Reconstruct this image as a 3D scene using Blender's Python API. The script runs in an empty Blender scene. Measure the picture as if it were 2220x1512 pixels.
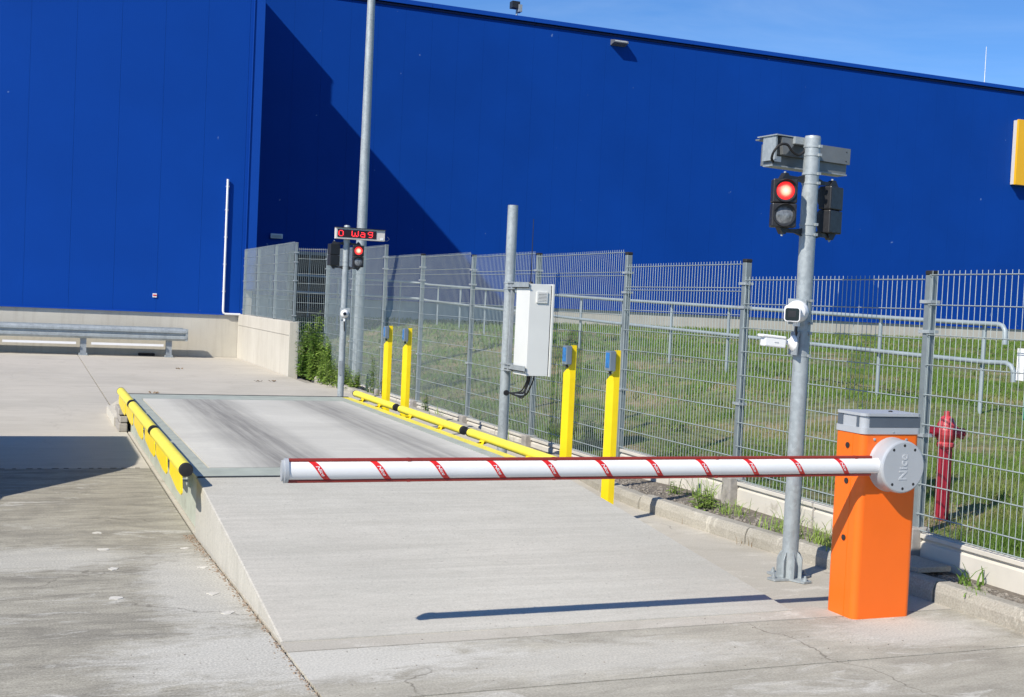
import bpy, bmesh, math, random
import numpy as np
from mathutils import Vector, Matrix
rnd = random.Random(7)
R = math.radians
sc = bpy.context.scene
C = sc.collection

# ------------------------------------------------------------------ camera
CAM_H = 1.70
yaw, pitch, roll = 0.382185, 0.036085, 0.046066
def cam_axes():
    f = Vector((math.sin(yaw)*math.cos(pitch), math.cos(yaw)*math.cos(pitch), -math.sin(pitch)))
    r = Vector((math.cos(yaw), -math.sin(yaw), 0)); u = r.cross(f)
    return r*math.cos(roll)+u*math.sin(roll), -r*math.sin(roll)+u*math.cos(roll), f
cr, cu, cf = cam_axes()
cd = bpy.data.cameras.new('camera'); cam = bpy.data.objects.new('camera', cd); C.objects.link(cam)
m = Matrix.Identity(4)
for i in range(3):
    m[i][0], m[i][1], m[i][2] = cr[i], cu[i], -cf[i]
m[2][3] = CAM_H
cam.matrix_world = m
cd.sensor_width = 36; cd.lens = 2604.6/2220*36; cd.clip_start = .05; cd.clip_end = 2000
sc.camera = cam
# ------------------------------------------------------------------ sky, sun, exposure
SX, SY = 1.03, 0.59            # horizontal travel of the sunlight per metre of drop
elev = math.atan2(1, math.hypot(SX, SY)); az = math.atan2(-SX, -SY)
w = bpy.data.worlds.new('World'); sc.world = w; w.use_nodes = True
nt = w.node_tree; nt.nodes.clear()
sky = nt.nodes.new('ShaderNodeTexSky'); sky.sky_type = 'NISHITA'; sky.sun_disc = False
sky.sun_elevation = elev; sky.sun_rotation = az; sky.air_density = 1.0; sky.dust_density = 0.1; sky.ozone_density = 4.0
sky.altitude = 1500
bg = nt.nodes.new('ShaderNodeBackground'); bg.inputs[1].default_value = 0.135
wo = nt.nodes.new('ShaderNodeOutputWorld')
tint = nt.nodes.new('ShaderNodeMix'); tint.data_type = 'RGBA'; tint.blend_type = 'MULTIPLY'; tint.inputs[0].default_value = 1
tint.inputs[7].default_value = (.47, .69, .90, 1)
nt.links.new(sky.outputs[0], tint.inputs[6])
tc = nt.nodes.new('ShaderNodeTexCoord'); mpc = nt.nodes.new('ShaderNodeMapping'); mpc.inputs['Scale'].default_value = (1.2, 1.2, 5.5); mpc.inputs['Rotation'].default_value = (.25, .1, .4)
nsc = nt.nodes.new('ShaderNodeTexNoise'); nsc.inputs['Scale'].default_value = 2.3; nsc.inputs['Detail'].default_value = 9; nsc.inputs['Roughness'].default_value = .62; nsc.inputs['Distortion'].default_value = .7
rpc = nt.nodes.new('ShaderNodeValToRGB'); rpc.color_ramp.elements[0].position = .46; rpc.color_ramp.elements[0].color = (0, 0, 0, 1); rpc.color_ramp.elements[1].position = .85; rpc.color_ramp.elements[1].color = (.13, .13, .13, 1)
cl = nt.nodes.new('ShaderNodeMix'); cl.data_type = 'RGBA'; cl.inputs[7].default_value = (6.2, 7.0, 7.6, 1)
nt.links.new(tc.outputs['Generated'], mpc.inputs[0]); nt.links.new(mpc.outputs[0], nsc.inputs['Vector']); nt.links.new(nsc.outputs[0], rpc.inputs[0])
nt.links.new(rpc.outputs[0], cl.inputs[0]); nt.links.new(tint.outputs[2], cl.inputs[6]); nt.links.new(cl.outputs[2], bg.inputs[0]); nt.links.new(bg.outputs[0], wo.inputs[0])
sd = bpy.data.lights.new('sun', 'SUN'); sd.energy = 4.8; sd.angle = R(.53); sd.color = (1, .935, .835)
sun = bpy.data.objects.new('sun', sd); C.objects.link(sun); sun.location = (-20, -10, 20)
sun.rotation_euler = Vector((SX, SY, -1)).to_track_quat('-Z', 'Y').to_euler()
sc.view_settings.view_transform = 'Standard'; sc.view_settings.look = 'None'
sc.view_settings.exposure = 0.28; sc.view_settings.gamma = 1; sc.view_settings.use_curve_mapping = False

# ------------------------------------------------------------------ materials
def newmat(name):
    mt = bpy.data.materials.new(name); mt.use_nodes = True
    t = mt.node_tree; b = t.nodes['Principled BSDF']
    return mt, t, b
def N(t, typ, **kw):
    n = t.nodes.new(typ)
    for k, v in kw.items():
        if isinstance(k, str) and k.startswith('i_'): n.inputs[k[2:]].default_value = v
        else: setattr(n, k, v)
    return n
def coords(t, scale=(1, 1, 1), kind='Position', rot=(0, 0, 0)):
    if kind == 'Position': g = t.nodes.new('ShaderNodeNewGeometry'); o = g.outputs['Position']
    else: g = t.nodes.new('ShaderNodeTexCoord'); o = g.outputs['Object']
    mp = t.nodes.new('ShaderNodeMapping'); mp.inputs['Scale'].default_value = scale; mp.inputs['Rotation'].default_value = rot
    t.links.new(o, mp.inputs[0]); return mp.outputs[0]
def noise(t, vec, scale, detail=4, rough=.55, dist=0):
    n = t.nodes.new('ShaderNodeTexNoise'); n.inputs['Scale'].default_value = scale
    n.inputs['Detail'].default_value = detail; n.inputs['Roughness'].default_value = rough
    n.inputs['Distortion'].default_value = dist
    t.links.new(vec, n.inputs['Vector']); return n.outputs[0]
def ramp(t, fac, stops):
    r = t.nodes.new('ShaderNodeValToRGB'); e = r.color_ramp.elements
    while len(e) < len(stops): e.new(.5)
    for i, (p, c) in enumerate(stops):
        e[i].position = p
        e[i].color = (c, c, c, 1) if not isinstance(c, tuple) else (*c, 1)
    t.links.new(fac, r.inputs[0]); return r.outputs[0]
def mixc(t, fac, a, b, mode='MIX'):
    n = t.nodes.new('ShaderNodeMix'); n.data_type = 'RGBA'; n.blend_type = mode
    if isinstance(fac, float): n.inputs[0].default_value = fac
    else: t.links.new(fac, n.inputs[0])
    for s, v in ((6, a), (7, b)):
        if isinstance(v, tuple): n.inputs[s].default_value = (*v, 1)
        else: t.links.new(v, n.inputs[s])
    return n.outputs[2]
def bump(t, b, h, strength=.2, dist=.01):
    n = t.nodes.new('ShaderNodeBump'); n.inputs['Strength'].default_value = strength; n.inputs['Distance'].default_value = dist
    t.links.new(h, n.inputs['Height']); t.links.new(n.outputs[0], b.inputs['Normal'])
def simple(name, col, rough=.5, metal=0., var=.12, scale=6, bmp=0., bscale=60, spec=.5, kind='Position', dirt=None):
    mt, t, b = newmat(name)
    v = coords(t, kind=kind); n = noise(t, v, scale, 5)
    lo = tuple(c*(1-var) for c in col); hi = tuple(min(1, c*(1+var)) for c in col)
    c = ramp(t, n, [(.3, lo), (.7, hi)])
    if dirt:
        dn = ramp(t, noise(t, v, dirt[1], 6, .7), [(dirt[2], 0.), (dirt[2]+.12, 1.)])
        c = mixc(t, dn, c, dirt[0])
    t.links.new(c, b.inputs['Base Color'])
    rr = ramp(t, noise(t, v, scale*3, 3), [(.3, max(.02, rough*.85)), (.7, min(1, rough*1.15))])
    t.links.new(rr, b.inputs['Roughness'])
    b.inputs['Metallic'].default_value = metal; b.inputs['Specular IOR Level'].default_value = spec
    if bmp: bump(t, b, noise(t, v, bscale, 4), bmp, .004)
    return mt
def emis(name, col, st):
    mt, t, b = newmat(name); b.inputs['Base Color'].default_value = (*col, 1)
    b.inputs['Emission Color'].default_value = (*col, 1); b.inputs['Emission Strength'].default_value = st
    return mt

def N_half(t, o):
    m_ = N(t, 'ShaderNodeMath', operation='MULTIPLY'); m_.inputs[1].default_value = .42; t.links.new(o, m_.inputs[0]); return m_.outputs[0]
def concrete(name, base, streak=.0, stain=(.2, .19, .17), stain_amt=.5, fine=.25, cracks=0, film=(), warm=None, pale=None, sx=.35, sy=4.5, grit=.5, tracks=False, pits=True):
    """brushed concrete: soft clouds, cross-wise broom streaks, worn pale film, fine grain"""
    mt, t, b = newmat(name)
    v = coords(t)
    vs = coords(t, (sx, sy, 2.)); vs2 = coords(t, (1.1, 5.5, 2.))
    big = ramp(t, noise(t, v, .55, 6, .6, .4), [(.3, tuple(c*.86 for c in base)), (.72, tuple(c*1.1 for c in base))])
    col = big
    if warm: col = mixc(t, ramp(t, noise(t, v, .23, 3), [(.42, 0.), (.62, 1.)]), col, warm)
    if streak:
        s1 = ramp(t, mixc(t, .45, noise(t, vs, 1.3, 8, .75, 1.4), noise(t, vs2, 1.9, 8, .75, 1.0)), [(.40, 0.), (.58, 1.)])
        col = mixc(t, s1, mixc(t, streak, col, stain), col)
    msk = ramp(t, noise(t, v, 1.3, 8, .68, .8), [(.52, 0.), (.70, stain_amt)])
    col = mixc(t, msk, col, stain)
    if pale:
        pm = ramp(t, noise(t, coords(t, (.8, 1.9, 1)), 1.7, 9, .72, 1.2), [(.56, 0.), (.66, .75)])
        col = mixc(t, pm, col, pale)
    if tracks:
        g = t.nodes.new('ShaderNodeNewGeometry'); sp = t.nodes.new('ShaderNodeSeparateXYZ'); t.links.new(g.outputs['Position'], sp.inputs[0])
        for cx, wd, am in tracks:
            a = N(t, 'ShaderNodeMath', operation='SUBTRACT'); a.inputs[1].default_value = cx; t.links.new(sp.outputs[0], a.inputs[0])
            a2 = N(t, 'ShaderNodeMath', operation='ABSOLUTE'); t.links.new(a.outputs[0], a2.inputs[0])
            a3 = N(t, 'ShaderNodeMath', operation='DIVIDE'); a3.inputs[1].default_value = wd; t.links.new(a2.outputs[0], a3.inputs[0])
            f1 = ramp(t, a3.outputs[0], [(.25, 1.), (1., 0.)])
            f2 = ramp(t, noise(t, coords(t, (7, .22, 1)), 2.0, 6, .65), [(.30, .35), (.68, 1.)])
            mm = N(t, 'ShaderNodeMath', operation='MULTIPLY'); t.links.new(f1, mm.inputs[0]); t.links.new(f2, mm.inputs[1])
            m2 = N(t, 'ShaderNodeMath', operation='MULTIPLY'); t.links.new(mm.outputs[0], m2.inputs[0]); m2.inputs[1].default_value = am
            col = mixc(t, m2.outputs[0], col, (.13, .125, .12))
    for (cx, cy, rx_, ry_, am) in film:
        mp_ = t.nodes.new('ShaderNodeMapping'); mp_.inputs['Location'].default_value = (-cx/rx_, -cy/ry_, 0); mp_.inputs['Scale'].default_value = (1/rx_, 1/ry_, 0)
        t.links.new(v, mp_.inputs[0]); ln = N(t, 'ShaderNodeVectorMath', operation='LENGTH'); t.links.new(mp_.outputs[0], ln.inputs[0])
        nz = noise(t, coords(t, (1, 2.6, 1)), 3.4, 9, .75, 1.3)
        ma = N(t, 'ShaderNodeMath', operation='MULTIPLY_ADD'); t.links.new(nz, ma.inputs[0]); ma.inputs[1].default_value = 1.7; t.links.new(ln.outputs['Value'], ma.inputs[2])
        col = mixc(t, ramp(t, ma.outputs[0], [(.0, am), (1., am)]) if False else ramp(t, N_half(t, ma.outputs[0]), [(.54, am), (.72, 0.)]), col, pale or base)
    if cracks:
        dn = t.nodes.new('ShaderNodeTexNoise'); dn.inputs['Scale'].default_value = 2.2; dn.inputs['Detail'].default_value = 8; t.links.new(v, dn.inputs['Vector'])
        ad = N(t, 'ShaderNodeMix', data_type='RGBA', blend_type='ADD'); ad.inputs[0].default_value = .55; t.links.new(v, ad.inputs[6]); t.links.new(dn.outputs[1], ad.inputs[7])
        vo = t.nodes.new('ShaderNodeTexVoronoi'); vo.feature = 'DISTANCE_TO_EDGE'; vo.inputs['Scale'].default_value = .42; t.links.new(ad.outputs[2], vo.inputs['Vector'])
        ck = ramp(t, vo.outputs['Distance'], [(.0012, cracks), (.0035, 0.)])
        mk = ramp(t, noise(t, v, .9, 3), [(.46, 0.), (.54, 1.)])
        mm = N(t, 'ShaderNodeMath', operation='MULTIPLY'); t.links.new(ck, mm.inputs[0]); t.links.new(mk, mm.inputs[1])
        col = mixc(t, mm.outputs[0], col, (.13, .115, .09))
    gr = noise(t, v, 85, 6, .75)
    col = mixc(t, .85, col, ramp(t, gr, [(.3, 1-fine), (.7, 1+fine*.35)]), 'MULTIPLY')
    if grit:
        gs = ramp(t, noise(t, v, 44, 4, .7), [(.60, 0.), (.70, grit)])
        col = mixc(t, gs, col, tuple(c*.5 for c in base))
    if pits:
        vo = t.nodes.new('ShaderNodeTexVoronoi'); vo.inputs['Scale'].default_value = 16; t.links.new(v, vo.inputs['Vector'])
        pz = ramp(t, vo.outputs['Distance'], [(.045, 1.), (.085, 0.)])
        pk = ramp(t, noise(t, v, 1.1, 3), [(.52, 0.), (.6, 1.)])
        mm = N(t, 'ShaderNodeMath', operation='MULTIPLY'); t.links.new(pz, mm.inputs[0]); t.links.new(pk, mm.inputs[1])
        m2 = N(t, 'ShaderNodeMath', operation='MULTIPLY'); t.links.new(mm.outputs[0], m2.inputs[0]); m2.inputs[1].default_value = .7
        col = mixc(t, m2.outputs[0], col, (.12, .11, .1))
    t.links.new(col, b.inputs['Base Color']); b.inputs['Roughness'].default_value = .9
    b.inputs['Specular IOR Level'].default_value = .25
    h = mixc(t, .5, gr, noise(t, coords(t, (1.5, 30, 4)), 3, 4, .6))
    bump(t, b, h, .5, .004)
    return mt

M = {}
M['pave_near'] = concrete('worn_grey_paving', (.48, .45, .365), streak=.8, stain=(.215, .20, .165), stain_amt=.6, pale=(.64, .62, .55), fine=.6, sx=.75, sy=2.4, cracks=.6, film=((1.05, 5.6, 1.0, .7, .85), (.95, 7.0, .42, 1.5, .7), (.1, 7.9, .8, .5, .6)))
M['pave_front'] = concrete('pale_grey_paving', (.51, .48, .395), streak=.55, stain=(.27, .25, .205), stain_amt=.6, pale=(.66, .64, .57), fine=.45, sx=.8, sy=2.2, cracks=.7, film=((1.3, 5.45, 1.3, .42, .8), (2.6, 5.2, 1.4, .35, .5), (4.6, 5.3, .8, .4, .6)))
M['pave_far'] = concrete('warm_beige_paving', (.53, .495, .42), streak=.35, stain=(.40, .37, .305), stain_amt=.45, warm=(.56, .52, .44), fine=.2, grit=.2, cracks=.25)
M['pave_side'] = concrete('beige_side_paving', (.54, .505, .43), streak=.25, stain=(.36, .33, .265), stain_amt=.55, pale=(.66, .63, .55), fine=.3, grit=.4, cracks=.5)
M['ramp'] = concrete('brushed_ramp_concrete', (.53, .512, .45), streak=.6, stain=(.41, .393, .34), stain_amt=.25, warm=(.57, .535, .465), fine=.24, sx=.22, sy=8, grit=.6, film=())
M['deck'] = concrete('weighbridge_concrete', (.60, .585, .52), streak=.25, stain=(.40, .39, .36), stain_amt=.3, fine=.12, grit=.12, pits=False,
                     tracks=[(1.92, .46, .80), (3.22, .40, .66)])
M['kerb'] = concrete('kerb_concrete', (.42, .395, .335), stain=(.27, .25, .20), stain_amt=.6, pale=(.64, .61, .52), fine=.45, grit=.6)
M['plinth'] = simple('smooth_precast_concrete', (.58, .55, .48), .85, var=.08, scale=3, bmp=.15, bscale=40, spec=.2, dirt=((.34, .31, .25), 2.2, .58))
M['footing'] = simple('raw_grey_concrete', (.33, .31, .28), .9, var=.2, scale=14, bmp=.4, spec=.2)
def wallconc():
    mt, t, b = newmat('formed_concrete_wall')
    v = coords(t); n = ramp(t, noise(t, v, .9, 6, .6), [(.3, (.50, .47, .40)), (.7, (.58, .55, .475))])
    vs = coords(t, (5, 5, .35)); s = ramp(t, noise(t, vs, 1.5, 6, .7), [(.5, 0.), (.72, .55)])
    c = mixc(t, s, n, (.40, .365, .30))
    c = mixc(t, .7, c, ramp(t, noise(t, v, 60, 4), [(.3, .88), (.7, 1.05)]), 'MULTIPLY')
    t.links.new(c, b.inputs['Base Color']); b.inputs['Roughness'].default_value = .9; b.inputs['Specular IOR Level'].default_value = .2
    bump(t, b, noise(t, v, 30, 5), .25, .006)
    return mt
M['wall'] = wallconc()
def bluemat(name, hue):
    mt, t, b = newmat(name)
    v = coords(t); n = noise(t, v, .35, 4)
    c = ramp(t, n, [(.3, tuple(x*.93 for x in hue)), (.7, tuple(x*1.06 for x in hue))])
    # faint vertical micro ribs and a few pale scuffs
    sp = ramp(t, noise(t, v, 3.1, 2, .5), [(.775, 0.), (.785, .5)])
    c = mixc(t, sp, c, (.2, .3, .5))
    t.links.new(c, b.inputs['Base Color']); b.inputs['Roughness'].default_value = .6; b.inputs['Specular IOR Level'].default_value = .08
    wv = t.nodes.new('ShaderNodeTexWave'); wv.bands_direction = 'X'; wv.inputs['Scale'].default_value = 6.2; t.links.new(v, wv.inputs[0])
    bump(t, b, wv.outputs[1], .12, .003)
    return mt
M['blue'] = bluemat('royal_blue_cladding', (.003, .050, .30))
M['blue2'] = bluemat('royal_blue_flashing', (.006, .06, .34))
M['bluedark'] = simple('blue_joint_and_shadow_strip', (.002, .012, .08), .7)  # panel joints, and the painted shadow line below the coping
def galv(name, base=(.34, .375, .385), metal=.25, rough=.45, sc_=45):
    mt, t, b = newmat(name)
    v = coords(t); vo = t.nodes.new('ShaderNodeTexVoronoi'); vo.inputs['Scale'].default_value = sc_; t.links.new(v, vo.inputs['Vector'])
    sepc = t.nodes.new('ShaderNodeSeparateColor'); t.links.new(vo.outputs['Color'], sepc.inputs[0])
    n = noise(t, coords(t, (1, 1, .35)), 9, 6, .65)
    a = N(t, 'ShaderNodeMath', operation='MULTIPLY_ADD'); t.links.new(sepc.outputs[0], a.inputs[0]); a.inputs[1].default_value = .22; t.links.new(n, a.inputs[2])
    c = ramp(t, a.outputs[0], [(.35, tuple(x*.80 for x in base)), (.60, base), (.84, tuple(min(1, x*1.18) for x in base))])
    t.links.new(c, b.inputs['Base Color'])
    t.links.new(ramp(t, a.outputs[0], [(.3, rough*.8), (.9, rough*1.4)]), b.inputs['Roughness'])
    b.inputs['Metallic'].default_value = metal
    bump(t, b, n, .12, .003)
    return mt
M['galv'] = galv('galvanised_steel')
M['galv_dull'] = galv('dull_galvanised_steel', (.30, .33, .35), .2, .5, 30)
M['wire'] = simple('galvanised_wire', (.34, .39, .385), .45, .25, .1, 4)
M['post'] = simple('grey_fence_post', (.21, .245, .255), .5, .3, .12, 10)
M['rail_grey'] = simple('grey_painted_tube', (.30, .35, .37), .5, .1, .12, 5)
M['yellow'] = simple('yellow_gloss_paint', (.90, .66, .005), .4, 0, .06, 8, dirt=((.45, .33, .06), 22, .74))
M['yellow_tube'] = simple('pale_yellow_tube_paint', (.90, .77, .07), .38, 0, .08, 9, dirt=((.9, .86, .45), 30, .70))
M['steelgreen'] = simple('green_grey_steel_paint', (.41, .44, .365), .5, 0, .12, 5, dirt=((.22, .21, .15), 9, .62))
M['darkgap'] = simple('dark_rubber_seal', (.03, .033, .035), .7)
M['black'] = simple('black_plastic', (.018, .018, .02), .45, 0, .2, 12)
M['blackmatt'] = simple('black_rubber', (.012, .012, .013), .7, 0, .2, 12)
M['blackglass'] = simple('dark_lens_glass', (.01, .012, .015), .08, 0, .1)
M['orange'] = simple('orange_powder_coat', (.86, .145, .006), .42, 0, .03, 3, bmp=.05, bscale=220)
M['grey_plastic'] = simple('silver_grey_plastic', (.43, .45, .47), .42, .15, .04, 5, bmp=.06, bscale=260)
M['grey_win'] = simple('smoky_lamp_window', (.09, .11, .14), .22, 0, .05)
M['white'] = simple('white_gloss_paint', (.80, .80, .79), .35, 0, .03, 5)
M['white_plastic'] = simple('white_camera_plastic', (.78, .78, .77), .4, 0, .03, 8)
M['red'] = simple('red_rubber_profile', (.27, .03, .02), .5, 0, .1, 8)
M['redsticker'] = simple('red_reflective_sticker', (.62, .02, .02), .35, 0, .12, 14)
M['lettering'] = simple('white_lettering', (.85, .80, .80), .4, 0, .02)
M['cabinet'] = simple('light_grey_cabinet_paint', (.68, .69, .66), .42, 0, .03, 3)
M['sensor'] = simple('blue_grey_sensor_housing', (.15, .19, .23), .4, 0, .1)
M['sensorlens'] = simple('blue_sensor_lens', (.02, .16, .42), .12, 0, .3, 30)
M['hydrant'] = simple('red_hydrant_paint', (.27, .012, .028), .38, 0, .15, 10, bmp=.1)
M['hydrant_cap'] = simple('faded_red_paint', (.45, .05, .06), .45, 0, .2, 14, bmp=.1)
M['sign_yellow'] = simple('sign_yellow', (.85, .45, .01), .4, 0, .03, 1)
M['alu'] = simple('aluminium_housing', (.19, .20, .20), .45, .3, .1, 8)
M['beige_case'] = simple('pale_display_case', (.60, .57, .53), .5, 0, .04, 6)
M['led'] = emis('lit_red_led', (1, .03, .04), 1.6)
M['led_off'] = simple('unlit_led_panel', (.02, .006, .008), .3)
M['redlamp'] = emis('lit_red_signal', (1, .06, .05), 1.1)
M['redlamp_hot'] = emis('lit_red_signal_core', (1, .36, .26), 1.25)
M['clear_lens'] = simple('unlit_grey_lens', (.16, .17, .18), .15, .1, .5, 40)
M['signwhite'] = simple('white_sign_plate', (.78, .78, .76), .5, 0, .03)
M['signgreen'] = simple('green_sign_plate', (.01, .20, .10), .5, 0, .05)
M['vanpaint'] = simple('grey_van_paint', (.3, .3, .31), .3, .2, .05)
M['glass'] = simple('dark_glass', (.02, .025, .03), .05)
M['rubber'] = simple('tyre_rubber', (.02, .02, .02), .8)
M['bag'] = simple('black_plastic_sheet', (.02, .022, .024), .3, 0, .3, 20)
M['pipegreen'] = simple('dark_green_plastic_pipe', (.02, .04, .035), .5)
M['patch'] = simple('white_filler_mortar', (.58, .555, .49), .85, 0, .12, 40, bmp=.3)
M['gravel'] = simple('grey_gravel', (.26, .235, .20), .9, 0, .5, 22)
M['dryleaf'] = simple('dry_brown_leaf', (.20, .13, .06), .8, 0, .3, 30)
M['rustsoil'] = simple('reddish_crumbled_soil', (.33, .25, .18), .95, 0, .25, 40, bmp=.4)
def grassmat(name, a, bb, dry, dryamt=.5):
    mt, t, b = newmat(name)
    v = coords(t)
    c = ramp(t, noise(t, v, 7, 4, .7), [(.3, a), (.7, bb)])
    d = ramp(t, noise(t, v, .8, 5, .6, .5), [(.50, 0.), (.66, dryamt)])
    c = mixc(t, d, c, dry)
    c = mixc(t, .6, c, ramp(t, noise(t, v, 60, 2), [(.3, .6), (.7, 1.35)]), 'MULTIPLY')
    t.links.new(c, b.inputs['Base Color']); b.inputs['Roughness'].default_value = .6; b.inputs['Specular IOR Level'].default_value = .25
    tr = t.nodes.new('ShaderNodeBsdfTranslucent'); t.links.new(c, tr.inputs[0])
    mx = t.nodes.new('ShaderNodeMixShader'); mx.inputs[0].default_value = .3
    o = t.nodes['Material Output']; t.links.new(b.outputs[0], mx.inputs[1]); t.links.new(tr.outputs[0], mx.inputs[2]); t.links.new(mx.outputs[0], o.inputs[0])
    return mt
M['grass'] = grassmat('short_lawn_grass', (.09, .18, .03), (.20, .31, .055), (.34, .30, .13), .55)
M['leaf'] = grassmat('weed_leaves', (.17, .30, .05), (.36, .48, .11), (.20, .19, .06), .4)
M['leaf_dark'] = grassmat('dark_weed_leaves', (.10, .21, .04), (.22, .34, .07), (.14, .14, .05), .2)
M['stem'] = simple('green_stem', (.10, .13, .04), .7, 0, .3)
M['soil'] = simple('lawn_soil', (.13, .14, .05), .95, 0, .5, 5, bmp=.6, bscale=25, dirt=((.26, .20, .11), .8, .5))
M['strip_soil'] = simple('gravelly_soil', (.15, .13, .105), .95, 0, .4, 30, bmp=.6, bscale=60)

# ------------------------------------------------------------------ mesh helpers
ROOT = {}
class MB:
    def __init__(s): s.v = []; s.f = []; s.sm = []; s.mi = []
    def add(s, vs, fs, smooth=False, mi=0):
        o = len(s.v); s.v += [tuple(p) for p in vs]
        for f in fs: s.f.append([i+o for i in f]); s.sm.append(smooth); s.mi.append(mi)
    def box(s, x0, x1, y0, y1, z0, z1, mi=0, mtx=None):
        vs = [(x, y, z) for z in (z0, z1) for y in (y0, y1) for x in (x0, x1)]
        if mtx: vs = [mtx @ Vector(p) for p in vs]
        s.add(vs, [(0, 2, 3, 1), (4, 5, 7, 6), (0, 1, 5, 4), (2, 6, 7, 3), (0, 4, 6, 2), (1, 3, 7, 5)], mi=mi); return s
    def prism(s, pts, ext, caps=True, smooth=False, mi=0):
        """pts: list of 3D points, ext: extrusion vector"""
        n = len(pts); e = Vector(ext); a = [Vector(p) for p in pts]; bb = [p+e for p in a]
        nrm = Vector((0, 0, 0))
        for i in range(n): nrm += a[i].cross(a[(i+1) % n])
        if nrm.dot(e) > 0: a.reverse(); bb.reverse()
        s.add(a+bb, [(i, i+n, (i+1) % n+n, (i+1) % n) for i in range(n)], smooth, mi)
        if caps: s.add(a, [tuple(range(n))], mi=mi); s.add(bb, [tuple(reversed(range(n)))], mi=mi)
        return s
    def tube(s, path, r, n=12, caps=True, mi=0, smooth=True):
        P = [Vector(p) for p in path]; rs = r if isinstance(r, (list, tuple)) else [r]*len(P)
        rings = []; prev = None
        for i, p in enumerate(P):
            d = (P[min(i+1, len(P)-1)]-P[max(i-1, 0)]).normalized()
            if prev is None:
                a = Vector((0, 0, 1)) if abs(d.z) < .9 else Vector((1, 0, 0)); u = d.cross(a).normalized()
            else:
                u = (prev-d*prev.dot(d)).normalized()
            prev = u; v = d.cross(u)
            rings.append([p+(u*math.cos(2*math.pi*k/n)+v*math.sin(2*math.pi*k/n))*rs[i] for k in range(n)])
        vs = [q for rg in rings for q in rg]
        s.add(vs, [(i*n+k, i*n+(k+1) % n, (i+1)*n+(k+1) % n, (i+1)*n+k) for i in range(len(P)-1) for k in range(n)], smooth, mi)
        if caps: s.add(rings[0], [tuple(reversed(range(n)))], mi=mi); s.add(rings[-1], [tuple(range(n))], mi=mi)
        return s
    def lathe(s, prof, c, axis='Z', n=24, mi=0, caps=True):
        """prof: (r, h) pairs along axis"""
        A = {'Z': (Vector((1, 0, 0)), Vector((0, 1, 0)), Vector((0, 0, 1))), 'Y': (Vector((0, 0, 1)), Vector((1, 0, 0)), Vector((0, 1, 0))), 'X': (Vector((0, 1, 0)), Vector((0, 0, 1)), Vector((1, 0, 0)))}[axis] if isinstance(axis, str) else axis
        c = Vector(c); 
        vs = [c+A[2]*h+(A[0]*math.cos(2*math.pi*k/n)+A[1]*math.sin(2*math.pi*k/n))*r for r, h in prof for k in range(n)]
        for i in range(len(prof)-1):
            (r0, h0), (r1, h1) = prof[i], prof[i+1]
            ring = vs[i*n:(i+2)*n]
            s.add(ring, [(k, (k+1) % n, n+(k+1) % n, n+k) for k in range(n)], abs(h1-h0) > 1e-5 and len(prof) > 2 or abs(h1-h0) > 1e-5, mi)
        if not caps: return s
        if prof[0][0] > 1e-4: s.add(vs[:n], [tuple(reversed(range(n)))], mi=mi)
        if prof[-1][0] > 1e-4: s.add(vs[-n:], [tuple(range(n))], mi=mi)
        return s
    def mesh(s, name, mats, off=(0, 0, 0)):
        me = bpy.data.meshes.new(name)
        me.from_pydata([(p[0]-off[0], p[1]-off[1], p[2]-off[2]) for p in s.v], [], s.f)
        if not isinstance(mats, (list, tuple)): mats = [mats]
        for q in mats: me.materials.append(q)
        me.polygons.foreach_set('use_smooth', s.sm); me.polygons.foreach_set('material_index', s.mi)
        me.update(); return me
    def build(s, name, mats, parent=None, bevel=0, seg=2, kind=None, label=None):
        off = ROOT.get(parent.name, (0, 0, 0)) if parent else (0, 0, 0)
        o = bpy.data.objects.new(name, s.mesh(name, mats, off)); C.objects.link(o)
        if parent: o.parent = parent; ROOT[o.name] = off
        if bevel:
            b = o.modifiers.new('bevel', 'BEVEL'); b.width = bevel; b.segments = seg; b.limit_method = 'ANGLE'; b.angle_limit = R(40)
        if kind: o['kind'] = kind
        if label: o['label'] = label
        return o
def thing(name, loc, label, cat, group=None):
    o = bpy.data.objects.new(name, None); C.objects.link(o); o.location = loc; o.empty_display_size = .1
    ROOT[o.name] = tuple(loc); o['label'] = label; o['category'] = cat
    if group: o['group'] = group
    return o
def setting(name, loc=(0, 0, 0)):
    o = bpy.data.objects.new(name, None); C.objects.link(o); o.location = loc; ROOT[o.name] = tuple(loc); o['kind'] = 'structure'; return o
def tag(o, label, cat, group=None):
    o['label'] = label; o['category'] = cat
    if group: o['group'] = group
    return o
def piece(me, name, parent, loc=(0, 0, 0), rot=(0, 0, 0), scale=(1, 1, 1)):
    o = bpy.data.objects.new(name, me); C.objects.link(o); o.parent = parent
    off = ROOT.get(parent.name, (0, 0, 0)); ROOT[o.name] = off
    o.location = (loc[0]-off[0], loc[1]-off[1], loc[2]-off[2]); o.rotation_euler = rot; o.scale = scale; return o
def copy_tree(o, parent=None):
    c = o.copy(); C.objects.link(c)
    if parent: c.parent = parent
    for ch in list(o.children): copy_tree(ch, c)
    return c
def setprop(o, label=None, group=None):
    if label: o['label'] = label
    if group: o['group'] = group
def text_mesh(txt, size, bold=0., spacing=1.):
    cu = bpy.data.curves.new('lettering', 'FONT'); cu.body = txt; cu.size = size; cu.offset = bold; cu.align_x = 'CENTER'; cu.align_y = 'CENTER'; cu.space_character = spacing
    o = bpy.data.objects.new('lettering', cu); C.objects.link(o); bpy.context.view_layer.update()
    me = bpy.data.meshes.new_from_object(o); bpy.data.objects.remove(o); 
    vs = [tuple(v.co) for v in me.vertices]; fs = [tuple(p.vertices) for p in me.polygons]
    bpy.data.meshes.remove(me); return vs, fs
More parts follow.
